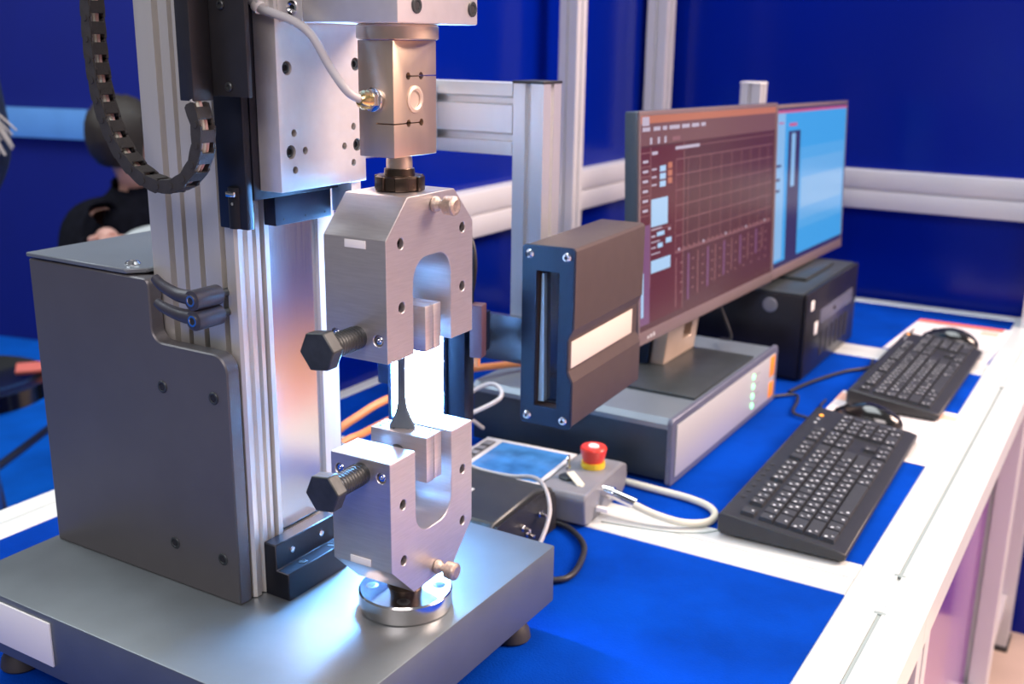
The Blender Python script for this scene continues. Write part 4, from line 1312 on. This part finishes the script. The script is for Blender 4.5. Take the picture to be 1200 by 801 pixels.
def garment(name, body, joints, edges, keep, m, parent, off=.012):
    """clothing grown from the body surface: the faces whose nearest bone is kept, pushed outwards"""
    def near(p):
        best = None
        for a, b in edges:
            A, B = Vector(joints[a][0]), Vector(joints[b][0])
            ra = joints[a][1]; rb = joints[b][1]
            ra = min(ra) if isinstance(ra, tuple) else ra; rb = min(rb) if isinstance(rb, tuple) else rb
            t = max(0, min(1, (p - A).dot(B - A) / max(1e-9, (B - A).length_squared)))
            d = (p - A.lerp(B, t)).length - (ra * (1 - t) + rb * t)
            if best is None or d < best[0]:
                best = (d, (a, b), t)
        return best[1], best[2]
    bm = BM()
    bm.from_mesh(body.data)
    bm.normal_update()
    dead = []
    for f in bm.faces:
        e, t = near(f.calc_center_median())
        if not keep(e, t, f.calc_center_median()):
            dead.append(f)
    bmesh.ops.delete(bm, geom=dead, context='FACES')
    bm.normal_update()
    nr = {v: v.normal.copy() for v in bm.verts}
    for v in bm.verts:
        v.co += nr[v] * off
    o = obj(name, bm, m, parent, True)
    o.data.materials.clear(); o.data.materials.append(m)
    sd = o.modifiers.new('t', 'SOLIDIFY'); sd.thickness = .006; sd.offset = 1
    apply_mods(o)
    for p in o.data.polygons: p.use_smooth = True; p.material_index = 0
    return o


ARM = {(2, 8), (8, 9), (9, 10), (2, 11), (11, 12), (12, 13)}
TORSO = {(0, 1), (1, 2), (2, 3)}
LEG = {(0, 14), (14, 15), (15, 16), (0, 18), (18, 19), (19, 20)}
top_keep = lambda e, t, p: e in TORSO or (e in ARM and not (e in {(9, 10), (12, 13)} and t > .85)) or e in {(0, 14), (0, 18)} or (e == (3, 4) and t < .5)
leg_keep = lambda e, t, p: (e in LEG and not (e in {(15, 16), (19, 20)} and t > .93)) or (e == (0, 1) and t < .3)


def head_parts(parent, c, r, face_dir, hair_m, long=None):
    """eyes, nose, mouth, ears and hair on a head centred at c"""
    f = Vector(face_dir).normalized(); up = Vector((0, 0, 1)); s = f.cross(up).normalized(); c = Vector(c)
    bm = BM()
    lathe(bm, [(.004, 0), (.014, .010), (.011, .020), (.003, .026)], c + f * r * .82 - up * .016, f, 12)
    obj('nose', bm, M['skin'], parent)
    for k in (-1, 1):
        bm = BM(); lathe(bm, [(.010, -.004), (.020, 0), (.018, .010), (.006, .014)], c + s * k * r * .84 - up * .008, s * k, 12)
        obj('ear', bm, M['skin'], parent)
    for k in (-1, 1):
        bm = BM(); bmesh.ops.create_uvsphere(bm, u_segments=12, v_segments=8, radius=.012, matrix=Matrix.Translation(c + f * r * .86 + s * k * .032 + up * .006)); obj('eye', bm, M['white'], parent)
    bm = BM(); tube(bm, [tuple(c + f * r * .86 - up * .050 - s * .022), tuple(c + f * r * .93 - up * .052), tuple(c + f * r * .86 - up * .050 + s * .022)], .005, 8); obj('mouth', bm, M['paperred'], parent)
    bm = BM()
    bmesh.ops.create_uvsphere(bm, u_segments=36, v_segments=24, radius=1)
    for v in bm.verts:
        q = v.co.copy()
        rr = r * 1.17
        p = s * q.x * rr * .92 + f * (q.y * rr * 1.02 - .016) + up * (q.z * rr * 1.06 + .020)
        if q.y > .25 and q.z < .45:      # face stays open
            p = s * q.x * rr * .6 + f * (.2 * rr) + up * (.02 + max(q.z, -.1) * rr * .6)
        if q.z < -.2 and q.y <= .25 and long is None:
            p.z = max(p.z, -r * .62)
        v.co = c + p * (1 + rnd.uniform(-.02, .02))
    obj('hair', bm, hair_m, parent)


def hand(parent, wrist, direction, palm_n, m, side=1):
    """palm with four unequal fingers and a thumb leaving its side"""
    w, d = Vector(wrist), Vector(direction).normalized()
    n = Vector(palm_n).normalized(); s = d.cross(n).normalized() * side
    bm = BM()
    tube(bm, [tuple(w), tuple(w + d * .03), tuple(w + d * .065), tuple(w + d * .085)], lambda t: .018 + .010 * math.sin(PI * min(1, t * 1.1)) * .9, 12, 4)
    for i, (off, ln) in enumerate(((-.026, .060), (-.009, .072), (.009, .076), (.026, .068))):
        b = w + d * .078 + s * off
        tube(bm, [tuple(b), tuple(b + d * ln * .45), tuple(b + d * ln * .8 - n * .008), tuple(b + d * ln - n * .020)], lambda t: .0088 - .002 * t, 8, 3)
    b = w + d * .030 + s * .022
    tube(bm, [tuple(b), tuple(b + s * .022 + d * .022), tuple(b + s * .030 + d * .052)], lambda t: .0100 - .002 * t, 8, 4)
    return obj('hand', bm, m, parent)


# seated person in black, seen past the housing
P0 = Vector((-2.60, 2.14, 0))
ps = thing('person', 'seated person with dark hair and black clothes behind the grey housing', 'person', P0)
J = [((0, 0, .47), (.13, .11)), ((.05, -.01, .62), (.125, .10)), ((.09, -.03, .78), (.145, .10)), ((.10, -.04, .86), (.11, .08)), ((.105, -.055, .905), (.047, .047)),
     ((.11, -.075, .965), (.070, .076)), ((.115, -.08, 1.03), (.082, .088)), ((.112, -.075, 1.085), (.06, .065)),
     ((.03, -.20, .80), .052), ((.10, -.27, .62), .042), ((.20, -.27, .79), .030),
     ((.12, .13, .80), .052), ((.20, .16, .62), .042), ((.34, .02, .80), .030),
     ((.03, -.10, .47), .10), ((.40, -.14, .50), .068), ((.42, -.14, .10), .042), ((.50, -.15, .045), .036),
     ((.05, .10, .47), .10), ((.42, .12, .50), .068), ((.44, .12, .10), .042), ((.52, .13, .045), .036)]
Ed = [(0, 1), (1, 2), (2, 3), (3, 4), (4, 5), (5, 6), (6, 7), (2, 8), (8, 9), (9, 10), (2, 11), (11, 12), (12, 13), (0, 14), (14, 15), (15, 16), (16, 17), (0, 18), (18, 19), (19, 20), (20, 21)]
bod = skin_mesh('body', J, Ed, M['skin'], ps)
garment('jumper', bod, J, Ed, top_keep, M['blackcloth'], ps, .016)
garment('trousers', bod, J, Ed, leg_keep, M['blackcloth'], ps, .010)
for k in (16, 20):
    j = J[k][0]
    bm = BM(); rbox(bm, P0.x + j[0] - .06, P0.x + j[0] + .17, P0.y + j[1] - .045, P0.y + j[1] + .045, 0, .085, .03, 3); obj('shoe', bm, M['rubber'], ps)
head_parts(ps, P0 + Vector((.113, -.078, 1.02)), .092, (.35, .9, -.1), M['hair'])
hand(ps, P0 + Vector((.20, -.27, .795)), (.75, -.3, .05), (0, 0, 1), M['skin'], 1)
hand(ps, P0 + Vector((.34, .02, .815)), (.9, -.35, 0), (0, 0, 1), M['skin'], -1)
stl = thing('stool', 'dark round stool under the seated person in black', 'stool', (-2.60, 2.14, 0))
bm = BM(); lathe(bm, [(.17, 0), (.185, .01), (.185, .035), (.17, .045)], (-2.60, 2.14, .31), (0, 0, 1), 32); obj('seat', bm, M['blackp'], stl)
for a in range(4):
    t = a * PI / 2 + .4
    bm = BM(); tube(bm, [(-2.60 + .12 * math.cos(t), 2.14 + .12 * math.sin(t), .312), (-2.60 + .19 * math.cos(t), 2.14 + .19 * math.sin(t), 0.008)], .011, 10, 2); obj('leg', bm, M['chairtube'], stl)

bt = thing('bistro_table', 'small round white table beside the seated person', 'table', (-2.08, 1.99, 0))
bm = BM(); lathe(bm, [(.235, 0), (.245, .006), (.245, .018), (.235, .024)], (-2.08, 1.99, .798), (0, 0, 1), 48); obj('tabletop', bm, M['table'], bt)
bm = BM(); cyl(bm, (-2.08, 1.99, .02), (-2.08, 1.99, .798), .025, n=20); obj('column', bm, M['chrome'], bt)
bm = BM(); lathe(bm, [(.19, 0), (.19, .008), (.03, .022)], (-2.08, 1.99, 0), (0, 0, 1), 36); obj('foot', bm, M['chrome'], bt)

# standing person with long pale hair at the left edge of the photograph
P1 = Vector((-2.225, 1.212, 0))
pw = thing('person', 'standing person with long pale blond hair in dark top at the left edge', 'person', P1)
J = [((0, 0, .92), (.155, .11)), ((0, 0, 1.12), (.125, .09)), ((0, 0, 1.30), (.15, .10)), ((0, 0, 1.41), (.10, .075)), ((.01, 0, 1.47), (.045, .045)),
     ((.02, .005, 1.54), (.068, .074)), ((.02, .005, 1.61), (.080, .088)), ((.02, .005, 1.67), (.062, .066)),
     ((-.15, -.10, 1.36), .050), ((-.19, -.13, 1.10), .038), ((-.14, -.06, .88), .026),
     ((.145, .09, 1.36), .050), ((.180, .110, 1.08), .042), ((.10, .02, .87), .028),
     ((-.07, -.05, .88), .088), ((-.08, -.05, .48), .058), ((-.085, -.055, .09), .036), ((-.04, -.12, .035), .033),
     ((.07, .05, .88), .088), ((.08, .05, .48), .058), ((.085, .055, .09), .036), ((.13, -.01, .035), .033)]
bod = skin_mesh('body', J, Ed, M['skin'], pw)
garment('ribbed_top', bod, J, Ed, top_keep, M['navycloth'], pw, .018)
garment('jeans', bod, J, Ed, leg_keep, M['jeans'], pw, .010)
for k in (16, 20):
    j = J[k][0]
    T = Matrix.Translation((P1.x + j[0], P1.y + j[1], 0)) @ Matrix.Rotation(-.7, 4, 'Z')
    bm = BM(); rbox(bm, -.06, .18, -.045, .045, 0, .085, .03, 3, T); obj('shoe', bm, M['rubber'], pw)
head_parts(pw, P1 + Vector((.02, .005, 1.60)), .092, (.6, -.8, 0), M['blond'])
for a, b, k in (((-.14, -.06, .88), (.35, .10, -1), 1), ((.10, .02, .87), (-.4, -.3, -1), -1)):
    hand(pw, P1 + Vector(a), b, (0.6, -.8, 0), M['skin'], k)
bm = BM()
for i in range(170):     # long locks falling over the shoulder
    a = rnd.uniform(0, 2 * PI); q = rnd.uniform(0, 1) ** .5
    dx, dy = math.cos(a) * q, math.sin(a) * q
    fl_ = rnd.uniform(0, 1) ** 3 * .05
    e = rnd.uniform(1.07, 1.14)
    tube(bm, [tuple(P1 + Vector((.07 + dx * .05, .02 + dy * .05, 1.66))), tuple(P1 + Vector((.12 + dx * .05, .04 + dy * .05, 1.50))), tuple(P1 + Vector((.175 + dx * .055, .06 + dy * .055, 1.32))),
              tuple(P1 + Vector((.185 + dx * .055 + fl_ * .3, .06 + dy * .055, 1.20))), tuple(P1 + Vector((.205 + dx * .06 + fl_, .06 + dy * .06 + fl_ * .6, e)))], lambda t: .011 * (1 - .85 * t), 5, 4)
lk = obj('long_locks', bm, M['blond'], pw); lk['kind'] = 'stuff'

# black shell chair on a grey tube frame
cr = thing('shell_chair', 'black low backed shell chair on a grey tube frame on the blue floor', 'chair', (-2.48, 1.455, 0), .5)
bm = BM()
bmesh.ops.create_uvsphere(bm, u_segments=40, v_segments=24, radius=1)
for v in bm.verts:
    x, y, z = v.co
    zz = -.045 * (1 - (x * x + y * y)) * (1 if z < 0 else .45) + .02 * (x * x + y * y)
    v.co = Vector((x * .23, y * .22, .46 + zz + (.01 if z > 0 else -.03)))
obj('seat', bm, M['mouse'], cr, True)
bm = BM()
n_ = 15
front, back_ = [], []
for i in range(n_):
    a = math.radians(100 + 160 * i / (n_ - 1))
    for j, zz in enumerate((.45, .475, .50, .525)):
        k = 1 + j * .05
        front.append(bm.verts.new((math.cos(a) * .22 * k, math.sin(a) * .21 * k, zz)))
        back_.append(bm.verts.new((math.cos(a) * .235 * k, math.sin(a) * .225 * k, zz)))
for i in range(n_ - 1):
    for j in range(3):
        a, b = i * 4 + j, (i + 1) * 4 + j
        bm.faces.new((front[a], front[b], front[b + 1], front[a + 1])); bm.faces.new((back_[a], back_[a + 1], back_[b + 1], back_[b]))
    a, b = i * 4, (i + 1) * 4
    bm.faces.new((front[a], back_[a], back_[b], front[b])); bm.faces.new((front[a + 3], front[b + 3], back_[b + 3], back_[a + 3]))
for i in (0, n_ - 1):
    for j in range(3):
        a = i * 4 + j
        bm.faces.new((front[a], front[a + 1], back_[a + 1], back_[a]))
obj('backrest', bm, M['mouse'], cr, True)
for sy in (-1, 1):
    bm = BM()
    tube(bm, [(.16, sy * .17, .425), (.20, sy * .20, .22), (.22, sy * .21, .03), (.14, sy * .21, .012), (-.14, sy * .21, .012), (-.20, sy * .21, .03), (-.19, sy * .20, .22), (-.15, sy * .17, .43)], .012, 12, 6)
    obj('sled_leg', bm, M['chairtube'], cr, True)
bm = BM(); tube(bm, [(.18, -.185, .33), (.18, .185, .33)], .010, 10, 2); obj('cross_tube', bm, M['chairtube'], cr, True)
rb = thing('red_cloth', 'small red cloth lying on the rim of the black chair', 'cloth', (-2.40, 1.617, .485))
bm = BM(); T = Matrix.Translation((-2.40, 1.617, .492)) @ Matrix.Rotation(.9, 4, 'Z') @ Matrix.Rotation(.10, 4, 'X'); rbox(bm, -.035, .035, -.03, .03, -.006, .006, .004, 2, T)
obj('fold', bm, M['paperred'], rb)
